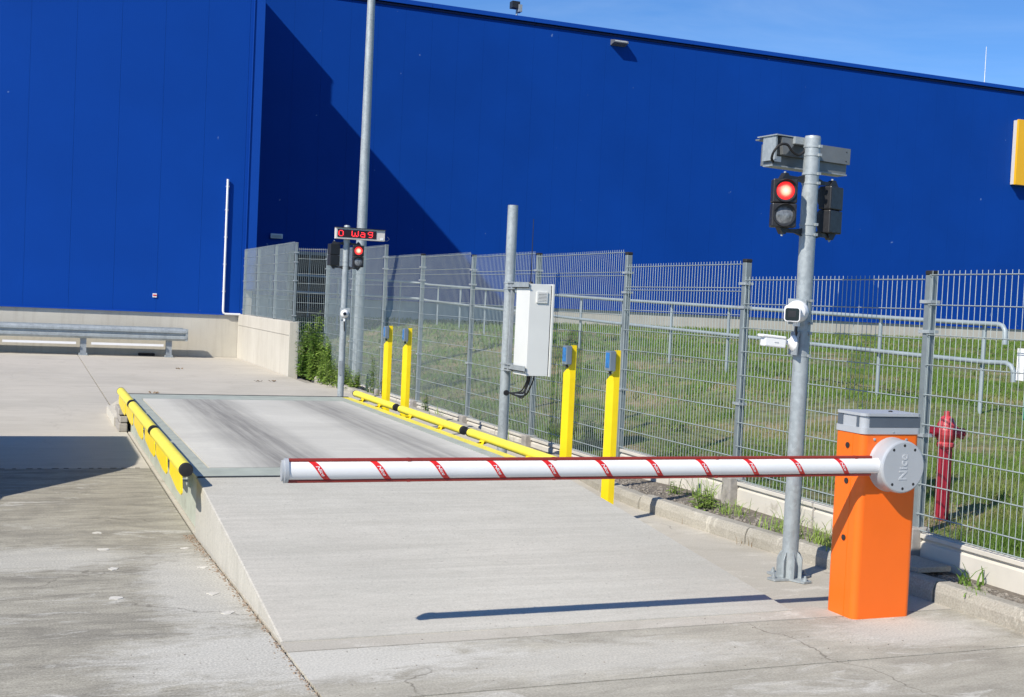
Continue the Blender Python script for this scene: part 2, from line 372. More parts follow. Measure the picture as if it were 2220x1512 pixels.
def rrect(x0, x1, y0, y1, z, r, n=5, corners=(1, 1, 1, 1)):
    out = []
    for (cx, cy, a0, k) in ((x1-r, y1-r, 0, corners[0]), (x0+r, y1-r, 90, corners[1]), (x0+r, y0+r, 180, corners[2]), (x1-r, y0+r, 270, corners[3])):
        if k:
            for i in range(n+1):
                a = R(a0+90*i/n); out.append((cx+r*math.cos(a), cy+r*math.sin(a), z))
        else:
            a = {0: (1, 1), 90: (-1, 1), 180: (-1, -1), 270: (1, -1)}[a0]; out.append((cx+r*a[0], cy+r*a[1], z))
    return out

# ================================================================== GROUND
g = MB(); g.add([(-400, -400, -.6), (400, -400, -.6), (400, 400, -.6), (-400, 400, -.6)], [(0, 1, 2, 3)])
g.build('ground', M['soil'], kind='structure')
pav = setting('pavement')
base = MB().box(-30, 5.35, -6, 31.9, -.3, -.05); base.build('joint_bed', M['footing'], pav)
def jx(y): return 1.10+max(0., 8.5-y)*.0255
def slab(x0, x1, y0, y1, mat):
    gp = .007
    n = max(1, int((y1-y0)/1.5)); ys_ = [y0+gp+(y1-y0-2*gp)*i/n for i in range(n+1)]
    fx0 = (lambda y: jx(y)+gp*1.4) if x0 == 'J' else (lambda y: x0+gp)
    fx1 = (lambda y: jx(y)-gp) if x1 == 'J' else (lambda y: x1-gp)
    pts = [(fx0(y), y, -.12) for y in ys_]+[(fx1(y), y, -.12) for y in reversed(ys_)]
    MB().prism(pts, (0, 0, .12)).build('concrete_slab', mat, pav, bevel=.004, seg=1)
for (x0, x1) in ((-12, -4.7), (-4.7, 'J')):
    for (y0, y1, mt) in ((-5, 3.2, 'pave_near'), (3.2, 11.78, 'pave_near'), (11.78, 23.1, 'pave_far'), (23.1, 31.68, 'pave_far')):
        slab(x0, x1, y0, y1, M[mt])
slab('J', 5.3, -5, -.4, M['pave_front']); slab('J', 5.3, -.4, 4.87, M['pave_front'])
slab('J', 5.3, 4.87, 5.63, M['pave_front']); slab('J', 5.33, 5.63, 11.9, M['pave_side'])
for k in range(17):
    x = -.62+k*.105+rnd.uniform(-.02, .02)
    if x < 1.05: MB().box(x, x+rnd.uniform(.03, .06), 11.765, 11.80, -.01, .0025).build('joint_filler', M['strip_soil'], pav)
slab('J', 5.40, 11.9, 23.1, M['pave_far']); slab('J', 5.02, 23.1, 31.68, M['pave_far'])
# pale mortar patches left on the slab
for (x, y, a) in ((.476, 8.675, 1), (.485, 8.117, 1.1), (.508, 7.546, 1), (.472, 6.832, 1.2), (.994, 8.08, .8), (1.033, 7.504, .9), (1.0, 6.827, 1), (1.02, 6.40, 1), ):
    n = 14; pts = [(x+math.cos(2*math.pi*k/n)*.032*a*rnd.uniform(.6, 1.3), y+math.sin(2*math.pi*k/n)*.036*a*rnd.uniform(.6, 1.2), .0) for k in range(n)]
    MB().prism(pts, (0, 0, .003)).build('mortar_patch', M['patch'], pav)

# planting strip behind the kerb, gravel
KP = [(5.15, 3.2), (5.20, 5.08), (5.187, 5.794), (5.161, 5.964), (5.088, 6.72), (4.993, 7.508), (4.935, 8.238), (4.891, 8.991), (4.93, 9.76), (5.10, 10.8), (5.22, 12.5), (5.33, 15), (5.34, 19), (5.35, 24.2)]
def kerb_x(y):
    for (xa, ya), (xb, yb) in zip(KP, KP[1:]):
        if ya <= y <= yb: return xa+(xb-xa)*(y-ya)/(yb-ya)
    return KP[0][0] if y < KP[0][1] else KP[-1][0]
def strip_z(y): return .095 if y < 9.5 else (.095-.075*(y-9.5)/1.8 if y < 11.3 else .02)
def fence_z(y): return .30 if y < 9.9 else (.30-.165*(y-9.9)/1.2 if y < 11.1 else .135)
st = MB(); ys = np.arange(3.0, 25.2, .2)
for ya, yb in zip(ys, ys[1:]):
    st.add([(kerb_x(ya)+.05, ya, strip_z(ya)), (5.66, ya, strip_z(ya)+.01), (5.66, yb, strip_z(yb)+.01), (kerb_x(yb)+.05, yb, strip_z(yb))], [(0, 1, 2, 3)])
st.build('planting_strip', M['strip_soil'], kind='structure')
def rock_mesh(nn, region, smin, smax, seed, name, mat, zfun, parent=None, label=None):
    r = np.random.default_rng(seed)
    cube = np.array([(x, y, z) for z in (-1, 1) for y in (-1, 1) for x in (-1, 1)], float)*.6
    cf_ = np.array([(0, 2, 3, 1), (4, 5, 7, 6), (0, 1, 5, 4), (2, 6, 7, 3), (0, 4, 6, 2), (1, 3, 7, 5)])
    V = []; F = []
    for i in range(nn):
        x, y = region(r); s_ = r.uniform(smin, smax); a = r.uniform(0, 6.28); 
        p = cube*(1+r.uniform(-.35, .35, (8, 3)))*s_*np.array([1, r.uniform(.6, 1), r.uniform(.4, .8)])
        c_, q = math.cos(a), math.sin(a); p = p@np.array([[c_, q, 0], [-q, c_, 0], [0, 0, 1]])
        V.append(p+np.array([x, y, zfun(y)+s_*.25])); F.append(cf_+8*i)
    me = bpy.data.meshes.new(name); me.from_pydata(np.concatenate(V).tolist(), [], np.concatenate(F).tolist()); me.materials.append(mat)
    o = bpy.data.objects.new(name, me); C.objects.link(o)
    o['kind'] = 'stuff'
    if label: o['label'] = label
    return o
def reg_strip(r):
    y = 4.2+(r.random()**1.4)*14; return kerb_x(y)+.11+r.random()*(5.50-kerb_x(y)-.11), y
gv = rock_mesh(5200, reg_strip, .008, .019, 3, 'gravel', M['gravel'], strip_z, label='grey gravel filling the strip between kerb and fence'); gv['category'] = 'gravel'
def reg_crumb(r):
    y = 8.5-r.random()**1.7*3.6; return jx(y)-.004-abs(r.normal())*(.014+.02*max(0, (y-6.4)/2)), y
gc = rock_mesh(520, reg_crumb, .003, .008, 5, 'crumbled_soil', M['rustsoil'], lambda y: 0, label='reddish crumbs of soil along the foot of the ramp'); gc['category'] = 'soil'
def reg_grit(r):
    return r.uniform(-.05, 4.9), r.uniform(4.8, 5.75)
gg = rock_mesh(130, reg_grit, .002, .006, 9, 'loose_grit', M['gravel'], lambda y: 0, label='loose grit scattered in front of the ramp'); gg['category'] = 'grit'

# kerb stones
kerb = thing('kerb', (5.1, 7, 0), 'row of weathered grey kerb stones between paving and gravel strip below the mesh fence', 'kerb')
yj = [3.2, 4.45, 5.80, 6.45, 7.58, 8.33, 9.1, 10.0, 10.9, 11.8, 12.7, 13.6, 14.5, 15.4, 16.3, 17.2, 18.1, 19.0, 19.9, 20.8, 21.7, 22.6, 23.5, 24.2]
for ya, yb in zip(yj, yj[1:]):
    h = .125 if yb < 10 else (.11 if yb < 12 else .085)
    a = Vector((kerb_x(ya+.006), ya+.006, 0)); b_ = Vector((kerb_x(yb-.006), yb-.006, 0)); j = rnd.uniform(-.006, .006)
    d = b_-a; nr = Vector((d.y, -d.x, 0)).normalized()
    prof = [(0, -.05), (.0, h*.55), (.018, h*.9), (.035, h), (.12, h), (.125, h-.01), (.125, -.05)]
    pts = [a+nr*(o_+j)+Vector((0, 0, z)) for o_, z in prof]
    mb = MB(); n = len(pts); m_ = 6; rows = []
    for i in range(m_+1):
        f_ = i/m_; q = a+d*f_
        rows.append([Vector((kerb_x(q.y), q.y, 0))*1+nr*(o_+j+rnd.uniform(-.002, .002))+Vector((0, 0, z+(rnd.uniform(-.002, .002) if z > 0 else 0))) for o_, z in prof])
    vs = [p for r_ in rows for p in r_]
    mb.add(vs, [(i*n+k+1, i*n+k, (i+1)*n+k, (i+1)*n+k+1) for i in range(m_) for k in range(n-1)])
    mb.add(rows[0], [tuple(range(n))]); mb.add(rows[-1], [tuple(reversed(range(n)))])
    mb.build('kerb_stone', M['kerb'], kerb)

# lawn behind the fence
def interp(x, tab):
    if x <= tab[0][0]: return tab[0][1]
    for (a, va), (b_, vb) in zip(tab, tab[1:]):
        if x <= b_: return va+(vb-va)*(x-a)/(b_-a)
    return tab[-1][1]
def lawn_z(x, y):
    zf = interp(y, [(9.5, .25), (11.5, .10), (30, .12), (44, .6)])
    zr = interp(y, [(9, .57), (17.5, .735), (23, .82), (33, .98), (44, .93)])
    s = min(1, max(0, (x-5.7)/5.1)); s = s*s*(3-2*s)*.6+s*.4
    z = zf+(zr-zf)*s
    if x > 11: z += min(1, (x-11)/12)*.10*interp(y, [(20, 0), (44, 1.4)])
    return z+.015*math.sin(x*2.3+y*1.1)+.012*math.sin(y*3.1-x)
nx, ny = 90, 110
xs_ = 5.62+(np.linspace(0, 1, nx)**1.8)*75; yy = 2+(np.linspace(0, 1, ny)**1.3)*42.2
lv = [(x, y, lawn_z(x, y)) for y in yy for x in xs_]
lf = [(j*nx+i, j*nx+i+1, (j+1)*nx+i+1, (j+1)*nx+i) for j in range(ny-1) for i in range(nx-1)]
lm = MB(); lm.add(lv, lf, True); lm.build('lawn', M['soil'], kind='structure')
def make_grass():
    r = np.random.default_rng(11)
    V = []; 
    def batch(n, x0f, x1f, y0, y1, pw, h0, h1, wd):
        y = y0+(r.random(n)**pw)*(y1-y0)
        x0 = np.array([x0f(a) for a in y]); x1 = np.array([x1f(a) for a in y])
        x = x0+r.random(n)*(x1-x0)
        # tufted density
        k = np.sin(x*3.1+np.sin(y*2.2)*2)*np.sin(y*2.7+np.sin(x*1.7)*2)
        bare = np.sin(x*.9+1.3*np.sin(y*.45))*np.sin(y*.62+1.1*np.sin(x*.8+2)); keep = (r.random(n) < .62+.38*k) & (r.random(n) < np.clip(1.3-1.3*np.clip(bare, 0, 1), .25, 1)); x = x[keep]; y = y[keep]; k = k[keep]; n = len(x)
        z = np.array([lawn_z(a, b_) for a, b_ in zip(x, y)])
        h = r.uniform(h0, h1, n)*(1+.35*k); a = r.uniform(0, 6.28, n); wv = wd*r.uniform(.6, 1.4, n)
        dx, dy = np.cos(a)*wv, np.sin(a)*wv; lx, ly = r.normal(0, .45, n)*h, r.normal(0, .45, n)*h
        p0 = np.stack([x-dx, y-dy, z-.01], 1); p1 = np.stack([x+dx, y+dy, z-.01], 1); p2 = np.stack([x+lx, y+ly, z+h], 1)
        V.append(np.stack([p0, p1, p2], 1).reshape(-1, 3))
    batch(95000, lambda y: 5.67, lambda y: max(6.2, y*1.12+.5), 4.8, 14, 1.2, .03, .085, .0042)
    batch(75000, lambda y: 5.7, lambda y: y*1.05, 13, 26, 1.0, .045, .095, .009)
    batch(55000, lambda y: 5.9, lambda y: y*1.05, 25, 43.9, 1.0, .06, .12, .018)
    v = np.concatenate(V); n = len(v)//3
    me = bpy.data.meshes.new('grass'); me.vertices.add(len(v)); me.vertices.foreach_set('co', v.ravel())
    me.loops.add(n*3); me.loops.foreach_set('vertex_index', np.arange(n*3, dtype=np.int32))
    me.polygons.add(n); me.polygons.foreach_set('loop_start', np.arange(0, n*3, 3, dtype=np.int32))
    try: me.polygons.foreach_set('loop_total', np.full(n, 3, dtype=np.int32))
    except Exception: pass
    me.update(calc_edges=True); me.validate(); me.materials.append(M['grass'])
    o = bpy.data.objects.new('grass', me); C.objects.link(o); o['kind'] = 'stuff'; o['label'] = 'short green lawn grass on the bank behind the fence'; o['category'] = 'grass'
make_grass()

# ================================================================== WAREHOUSE
wh = thing('warehouse', (5.4, 31.7, 0), 'huge royal blue clad warehouse with a concrete base, filling the background', 'building')
WT, LT, LT2 = 12.95, 13.3, 14.2
core = MB(); core.box(-14, 5.38, 31.76, 60, .9, 13.2); core.box(-14, 5.38, 41.3, 60, 13.1, 14.15); core.box(5.0, 70, 44.06, 60, .9, 12.9)
core.build('wall', M['bluedark'], wh)
pan = MB().box(-.5212, .5212, -.02, .05, 0, 1).mesh('cladding_panel', M['blue'])
xj = [-.185+1.046*k for k in range(-13, 6)]
for xa in xj[:-1]:
    piece(pan, 'cladding_panel', wh, (xa+.523, 31.70, 1.12), scale=(1, 1, LT-.2-1.12))
MB().box(xj[-1]+.004, 5.14, 31.68, 31.75, 1.12, LT-.2).build('cladding_panel', M['blue'], wh)
MB().box(5.14, 5.42, 31.63, 31.78, 1.76, LT-.1).build('corner_trim', M['blue2'], wh, bevel=.01)
MB().box(5.13, 5.145, 31.60, 31.63, 1.76, LT-.1).build('corner_trim', M['blue2'], wh)
for k in range(12):   # side wall (faces the recess)
    o = piece(pan, 'cladding_panel', wh, (5.38, 31.8+1.046*(k+.5), 1.12), rot=(0, 0, R(90)), scale=(1, 1, LT-.2-1.12))
k = 0; x = 5.45
while x < 60:
    piece(pan, 'cladding_panel', wh, (x+.523, 44.0, 1.66), scale=(1, 1, WT-.22-1.66)); x += 1.046
bp = MB(); bp.box(-14, 5.09, 31.70, 32.2, -.1, 1.12); bp.build('concrete_base', M['wall'], wh)
MB().box(5.14, 5.36, 31.72, 32.2, -.1, 1.76).build('concrete_pillar', M['wall'], wh)
MB().box(5.36, 66, 44.0, 44.5, .3, 1.66).build('concrete_base', M['wall'], wh)
MB().box(-14, 5.09, 31.64, 31.70, 1.10, 1.135).build('drip_flashing', M['blue2'], wh)
MB().box(5.4, 66, 43.93, 43.99, 1.655, 1.70).build('drip_flashing', M['blue2'], wh)
x = 5.4
while x < 62:
    MB().box(x+.004, x+4.18-.004, 43.86, 44.5, WT-.16, WT).build('coping', M['blue2'], wh); x += 4.184
MB().box(5.4, 66, 43.93, 43.99, WT-.26, WT-.20).build('coping_shadow_strip', M['bluedark'], wh)  # dark strip that draws the coping's shadow line in colour
MB().box(-14, 5.42, 31.6, 41.3, LT-.1, LT).build('coping', M['blue2'], wh)
MB().box(-14, 5.42, 41.3, 60, LT2-.15, LT2).build('coping', M['blue2'], wh)
# service doors and louvres in the shaded recess
MB().box(8.75, 10.2, 43.93, 43.97, .9, 3.2).build('dark_door', M['blackmatt'], wh, label='dark glazed service door in the shaded recess')
MB().box(8.7, 10.25, 43.90, 43.96, 3.2, 3.32).box(8.7, 8.76, 43.90, 43.96, .9, 3.2).box(10.2, 10.26, 43.90, 43.96, .9, 3.2).box(9.45, 9.5, 43.90, 43.96, .9, 3.2).build('door_frame', M['alu'], wh)
# drain pipe on the front wall
pp = [(4.62, 31.62, 4.60), (4.62, 31.62, 1.22), (4.63, 31.62, 1.16), (4.68, 31.62, 1.13), (5.06, 31.62, 1.13)]
dp = MB().tube(pp, .03, 10).build('drain_pipe', M['white'], wh)
for z in (1.7, 2.4, 3.1, 3.8, 4.4): MB().box(4.585, 4.655, 31.60, 31.68, z, z+.025).build('pipe_clip', M['white'], wh)

# roof fittings and wall fittings
o = thing('roof_camera', (17.3, 44.3, WT), 'small dark camera on a short post at the roof edge of the blue warehouse', 'camera')
MB().tube([(17.35, 44.3, WT), (17.35, 44.3, WT+.42)], .04, 8).build('post', M['galv_dull'], o)
MB().box(17.1, 17.42, 44.15, 44.45, WT+.36, WT+.62).build('housing', M['black'], o)
MB().box(17.36, 17.5, 44.1, 44.4, WT+.22, WT+.5).build('bracket', M['galv_dull'], o)
tag(MB().tube([(40.85, 44.3, WT-.1), (40.85, 44.3, WT+1.75)], [.02, .012], 6).build('lightning_rod', M['signwhite']), 'thin pale lightning rod standing on the roof edge', 'lightning rod')
fl = thing('floodlight', (21.65, 43.98, 12.4), 'grey box floodlight high on the sunlit blue wall', 'floodlight')
MB().prism([(21.33, 43.97, 12.56), (21.33, 43.66, 12.50), (21.33, 43.62, 12.40), (21.33, 43.97, 12.32)], (.64, 0, 0)).build('housing', M['alu'], fl)
MB().box(21.38, 21.92, 43.64, 43.66, 12.405, 12.47, ).build('lens', M['signwhite'], fl)
wl = thing('wall_light', (8.2, 43.97, 3.8), 'pale rectangular bulkhead light on the shaded blue wall left of the lamp post', 'light')
MB().box(8.0, 8.45, 43.88, 43.97, 3.72, 3.90).build('frame', M['signwhite'], wl, bevel=.02)
MB().box(8.05, 8.40, 43.87, 43.882, 3.76, 3.86).build('diffuser', M['beige_case'], wl)
ys_ = thing('wall_sign', (46, 43.8, 9.8), 'yellow box sign on the blue wall, cut by the right edge of the photo', 'sign')
MB().box(42.40, 52, 43.60, 43.72, 8.40, 11.42).build('face', M['sign_yellow'], ys_)
MB().box(42.42, 51.98, 43.723, 43.95, 8.42, 11.40).build('return', M['beige_case'], ys_)
pl = thing('wall_plaque', (2.9, 31.67, 1.53), 'tiny white and red plaque on the blue wall above the guard rail', 'plaque')
MB().box(2.86, 2.96, 31.655, 31.675, 1.48, 1.58).build('plate', M['signwhite'], pl)
MB().box(2.87, 2.95, 31.648, 31.655, 1.515, 1.55).build('red_band', M['redsticker'], pl)

# ================================================================== GUARD RAIL in front of the left wall
gr = thing('guard_rail', (1.2, 31.1, 0), 'galvanised crash rail on short posts along the concrete base of the blue wall', 'guard rail')
def beam(y, z, mb, x0=-9, x1=3.66):
    prof = [(0, -.15), (-.03, -.15), (-.08, -.10), (-.08, -.05), (-.02, -.02), (-.02, .02), (-.08, .05), (-.08, .10), (-.03, .15), (0, .15)]
    mb.prism([(x0, y+a, z+b_) for a, b_ in prof], (x1-x0, 0, 0))
bm_ = MB(); beam(31.0, .57, bm_); bm_.build('front_beam', M['galv'], gr)
bm_ = MB(); bm_.box(-9, 3.6, 31.32, 31.36, .62, .74); bm_.build('rear_beam', M['galv'], gr)
pts = [(3.66+.02*0, 30.93, .42)]
MB().box(3.62, 3.68, 30.93, 31.36, .42, .72).build('end_plate', M['galv'], gr)
MB().box(-9, 3.5, 31.0, 31.3, .715, .725).build('top_strap', M['galv'], gr)
for x in (-6.9, -4.85, -2.8, -.78, 1.22, 3.24):
    MB().box(x-.07, x+.07, 31.04, 31.05, 0, .68).box(x-.07, x+.07, 31.17, 31.18, 0, .68).box(x-.005, x+.005, 31.05, 31.17, 0, .68).box(x-.11, x+.11, 30.98, 31.26, 0, .02).build('post', M['galv_dull'], gr)
    for s_ in (-.085, .085): MB().tube([(x+s_, 31.0, 0), (x+s_, 31.0, .06)], .018, 6).build('bolt', M['galv'], gr)
for (a, b_) in ((-4.7, -2.95), (-2.65, -.9), (-.6, 1.05), (1.4, 3.1)):
    MB().box(a, b_, 30.95, 31.06, .27, .325).build('under_strip', M['white'], gr)
tag(MB().box(2.55, 2.95, 31.45, 31.62, .002, .07).build('drain_box', M['blackmatt'], bevel=.02), 'flat black box lying under the crash rail against the concrete base', 'box')

# ================================================================== CONCRETE RETURN WALL
cw = thing('concrete_wall', (5.12, 28, 0), 'low pale concrete wall running from the warehouse corner, carrying mesh fence', 'wall')
MB().box(5.02, 5.23, 24.98, 28.3, -.1, 1.14).build('wall_section', M['wall'], cw, bevel=.012)
MB().box(5.02, 5.23, 28.304, 31.68, -.1, 1.14).build('wall_section', M['wall'], cw, bevel=.012)
MB().box(5.005, 5.02, 25.0, 31.6, .86, .868).build('formwork_line', M['wall'], cw)

# ================================================================== MESH FENCE
fn = thing('mesh_fence', (5.6, 12, 0), 'tall galvanised welded mesh fence with black capped posts along the gravel strip', 'fence')
vw = MB().tube([(0, 0, 0), (0, 0, 1)], .0028, 4, smooth=False).mesh('wire', M['wire'])
wire_count = [0]
def post(x, y, z0, z1, cap=True, wdt=.03):
    MB().box(x-wdt, x+wdt, y-wdt, y+wdt, z0, z1-.03).build('post', M['post'], fn, bevel=.006, seg=1)
    MB().box(x-wdt-.002, x+wdt+.002, y-wdt-.002, y+wdt+.002, z1-.03, z1).build('post_cap', M['blackmatt'] if cap else M['post'], fn, bevel=.006, seg=1)
    for z in (z0+.12, z0+.85, z1-.22, z1-.42):
        MB().box(x-wdt-.012, x+wdt+.006, y-wdt-.025, y+wdt+.025, z, z+.022).build('clamp', M['galv'], fn)
def panel(ax, ay, bx, by, z0, zt, single, rows=None, off=-.036):
    """mesh between two posts; zt = height of the top wire"""
    d = Vector((bx-ax, by-ay, 0)); L = d.length; d.normalize(); nr = Vector((-d.y, d.x, 0))
    if nr.x > 0: nr = -nr
    if abs(nr.x) < .3 and nr.y > 0: nr = -nr
    A = Vector((ax, ay, 0))+nr*abs(off)+d*.03; B = Vector((bx, by, 0))+nr*abs(off)-d*.03
    mb = MB()
    if rows is None:
        rows = []; z = zt
        while z > z0+.05: rows.append(z); z -= .2
    for z in rows:
        a = A+Vector((0, 0, z))-nr*.006; b_ = B+Vector((0, 0, z))-nr*.006
        mb.tube([a, b_], .0034, 4, smooth=False)
        mb.tube([a+nr*.012, b_+nr*.012], .0034, 4, smooth=False)
    mb.tube([A+Vector((0, 0, z0+.012)), B+Vector((0, 0, z0+.012))], .0042, 4, smooth=False)
    p = mb.build('mesh_panel', M['wire'], fn)
    n = int((L-.06)/.05); wires = MB()
    for i in range(n+1):
        q = A+d*(.02+i*(L-.1)/n)
        if single and wire_count[0] < 296:
            wire_count[0] += 1
            piece(vw, 'wire', p, (q.x, q.y, z0-.0), scale=(1, 1, zt+.028-z0))
        else: wires.tube([(q.x, q.y, z0), (q.x, q.y, zt+.028)], .0026, 4, smooth=False)
    if wires.v: wires.build('wires', M['wire'], p, kind='stuff')
def dbl(z0, zt, zm):
    rows = [zt, zt-.2] if zt-.2 > zm+.012 else [zt]
    z = zm
    while z > z0+.05: rows.append(z); z -= .2
    return rows
FP = [(4.20, 2.06), (6.45, 2.06), (8.70, 2.18), (10.88, 2.29), (13.20, 2.335), (15.47, 2.365), (17.77, 2.43), (19.87, 2.63), (22.05, 2.26), (24.45, 2.68)]
for y, z in FP:
    post(5.6 if y < 24 else 5.66, y, strip_z(y), z, cap=y < 18)
PT = [(2.03, None), (2.00, None), (2.135, 1.905), (2.285, 2.05), (2.325, 2.085), (2.37, 2.10), (2.40, 2.12), (2.60, 2.14), (2.62, 2.16)]
for i, (zt, zm) in enumerate(PT):
    ya, yb = FP[i][0], FP[i+1][0]; z0 = fence_z((ya+yb)/2)
    xb = 5.66 if yb > 24 else 5.6
    panel(5.6, ya, xb, yb, z0+.01, zt, i < 6, None if zm is None else dbl(z0, zt, zm))
# return panel to the concrete wall and panels on the wall
for y in (25.03, 27.25, 29.5, 31.45): post(5.12, y, 1.14 if y > 25.1 else 1.14, 2.80, cap=False, wdt=.028)
panel(5.16, 25.02, 5.66, 24.45, .2, 2.66, False, dbl(.2, 2.66, 2.15))
for ya, yb in ((25.03, 27.25), (27.25, 29.5), (29.5, 31.45)): panel(5.12, ya, 5.12, yb, 1.16, 2.79, False)
# plinth boards and footings
for (ya, _), (yb, _) in zip(FP[:-1], FP[1:]):
    ym = (ya+yb)/2; zt = fence_z(ym); zb = strip_z(ym)-.08
    for (a, b_) in ((ya+.07, ym-.012), (ym+.012, yb-.07)):
        mb = MB(); mb.prism([(5.575, a, zb), (5.575, a, zt-.06), (5.590, a, zt-.052), (5.590, a, zt-.035), (5.568, a, zt-.03), (5.568, a, zt), (5.635, a, zt), (5.635, a, zb)], (0, b_-a, 0))
        mb.build('plinth_board', M['plinth'], fn, bevel=.003, seg=1)
    MB().box(5.58, 5.63, ym-.012, ym+.012, zb, zt-.01).build('board_joint', M['footing'], fn)
for i, (y, _) in enumerate(FP):
    z = strip_z(y); h = .24 if y < 9.9 else .14
    MB().box(5.50, 5.66, y-.065, y+.065, z-.1, z+h).build('post_footing', M['footing'], fn, bevel=.012, seg=2)

# sign plates on the back of the fence
s1 = thing('sign', (5.66, 5.6, 1.48), 'blank white sign plate hung behind the mesh fence at the right photo edge', 'sign')
MB().box(5.655, 5.660, 5.30, 5.715, 1.38, 1.578).build('plate', M['signwhite'], s1)
s2 = thing('sign', (5.66, 5.5, 1.2), 'green sign plate behind the mesh fence, only its edge in view at far right', 'sign')
MB().box(5.655, 5.660, 5.25, 5.645, 1.14, 1.285).build('plate', M['signgreen'], s2)

# ================================================================== HAND RAIL behind the fence
hr = thing('handrail', (10.9, 20, .9), 'grey two bar tubular handrail on the lawn behind the mesh fence', 'handrail')
def rz(y): return interp(y, [(10.9, 1.735), (11.6, 1.74), (13.6, 1.765), (17.5, 1.84), (19.3, 1.86), (23.1, 1.93), (28.5, 2.06), (33.4, 2.19), (36, 2.2)])
path = [(10.9, y, rz(y)) for y in (34, 30, 26, 22, 18, 15, 13, 11.6)]
path += [(10.9, 11.34, rz(11.3)), (10.9, 11.27, rz(11.3)-.02), (10.9, 11.23, rz(11.3)-.07), (10.9, 11.22, rz(11.3)-.24)]
MB().tube([(5.6, 34.9, 2.30), (10.7, 34.6, 2.24)]+[(10.87, 34.4, 2.23)]+path, .031, 8).build('top_rail', M['rail_grey'], hr)
low = [(10.9, y, rz(y)-.47) for y in (34, 30, 26, 22, 18, 15, 13, 11.5)]
low += [(10.9, 11.18, rz(11.2)-.46), (10.9, 11.10, rz(11.2)-.49), (10.9, 11.06, rz(11.2)-.55), (10.9, 11.05, rz(11.2)-.68)]
MB().tube([(5.6, 34.9, 1.81), (10.7, 34.6, 1.77), (10.87, 34.4, 1.76)]+low, .031, 8).build('lower_rail', M['rail_grey'], hr)
y = 11.63
while y < 34.5:
    MB().tube([(10.96, y, lawn_z(10.96, y)-.1), (10.96, y, rz(y)-.02)], .027, 8).build('post', M['rail_grey'], hr); y += 1.96
for x in (6.4, 8.4, 10.3): MB().tube([(x, 34.85, .4), (x, 34.85, 2.24)], .027, 8).build('post', M['rail_grey'], hr)

# ================================================================== WEIGHBRIDGE AND RAMPS
DZ = .404; X0, X1, Y0, Y1 = 1.11, 3.88, 8.55, 15.28
wb = thing('weighbridge', (2.5, 12, 0), 'raised weighbridge with concrete deck, green grey steel rim and yellow tube guards on both sides', 'weighbridge')
MB().box(1.255, 3.655, 8.975, 14.665, .2, DZ+.001).build('deck_slab', M['deck'], wb)
rim = MB()
MB().box(3.79, 3.90, Y0+.03, Y1, DZ-.022, DZ-.003).build('edge_flange', M['yellow_tube'], wb)
rim.box(X0, 1.24, Y0, Y1, DZ-.02, DZ).box(3.67, 3.787, Y0, Y1, DZ-.02, DZ).box(1.24, 3.67, Y0, 8.96, DZ-.02, DZ).box(1.24, 3.67, 14.68, Y1, DZ-.02, DZ)
rim.build('deck_rim', M['steelgreen'], wb)
MB().box(1.24, 3.67, 8.96, 14.68, .1, DZ-.03).build('deck_underframe', M['darkgap'], wb)
sb = MB(); sb.box(1.140, 1.155, Y0, Y1, .006, DZ-.02); sb.build('side_beam', M['steelgreen'], wb)
sb = MB(); sb.box(X1-.02, X1-.005, Y0, Y1, .04, DZ-.02).box(X1-.005, X1+.05, Y0, Y1, .012, .04); sb.build('side_beam', M['steelgreen'], wb)

MB().box(1.115, 3.88, 8.513, 8.549, .25, DZ+.002).build('joint_seal', M['darkgap'], wb)
MB().box(1.115, 3.88, 15.282, 15.328, .25, DZ+.004).build('joint_seal', M['darkgap'], wb)
def guard(x, z, ya, yb, r, parent):
    t = MB().tube([(x, ya, z), (x, yb, z)], r, 20, caps=False).build('guard_tube', M['yellow_tube'], parent)
    for yy_, s_ in ((ya, -1), (yb, 1)):
        MB().lathe([(r+.001, -.03*s_), (r+.001, 0), (r*.92, .012*s_), (.0, .016*s_)] if s_ > 0 else [(0, -.016), (r*.92, -.012), (r+.001, 0), (r+.001, .03)], (x, yy_, z), 'Y', 20).build('end_cap', M['blackmatt'], t)
LX, LZ = 1.0, .495
for ya, yb in ((8.24, 10.40), (10.54, 12.80), (12.94, 14.55)): guard(LX, LZ, ya, yb, .046, wb)
MB().lathe([(0, -.02), (.03, -.012), (.046, 0), (.047, .06)], (LX, 14.62, LZ), 'Y', 16)
for a, b_ in ((8.2, 8.85), (9.15, 9.88), (10.1, 10.9), (11.25, 12.1), (12.4, 13.2), (13.4, 14.3)):
    pf = MB(); b_ += .12; L = b_-a
    pts = [(LX-.03, a+.06, .47), (LX-.03, a+.0, .36), (LX-.03, a+.0, .345), (LX-.03, a+.05, .327), (LX-.03, a+L*.38, .327), (LX-.03, b_, .37), (LX-.03, b_, .47)]
    pf.prism(pts, (.008, 0, 0)); sp_ = pf.build('support_plate', M['yellow'], wb, bevel=.002, seg=1)
    yb_ = b_+.06 if a < 8.5 else a-.04
    MB().tube([(1.07, yb_, .30), (1.14, yb_, .30)], .011, 6).build('bolt', M['galv'], wb)
    MB().box(1.11, 1.14, yb_-.04, yb_+.04, .26, .37).build('lug', M['steelgreen'], wb)
RX, RZ = 4.06, .425
for ya, yb in ((8.95, 11.12), (11.28, 13.52), (13.68, 15.62)): guard(RX, RZ, ya, yb, .043, wb)
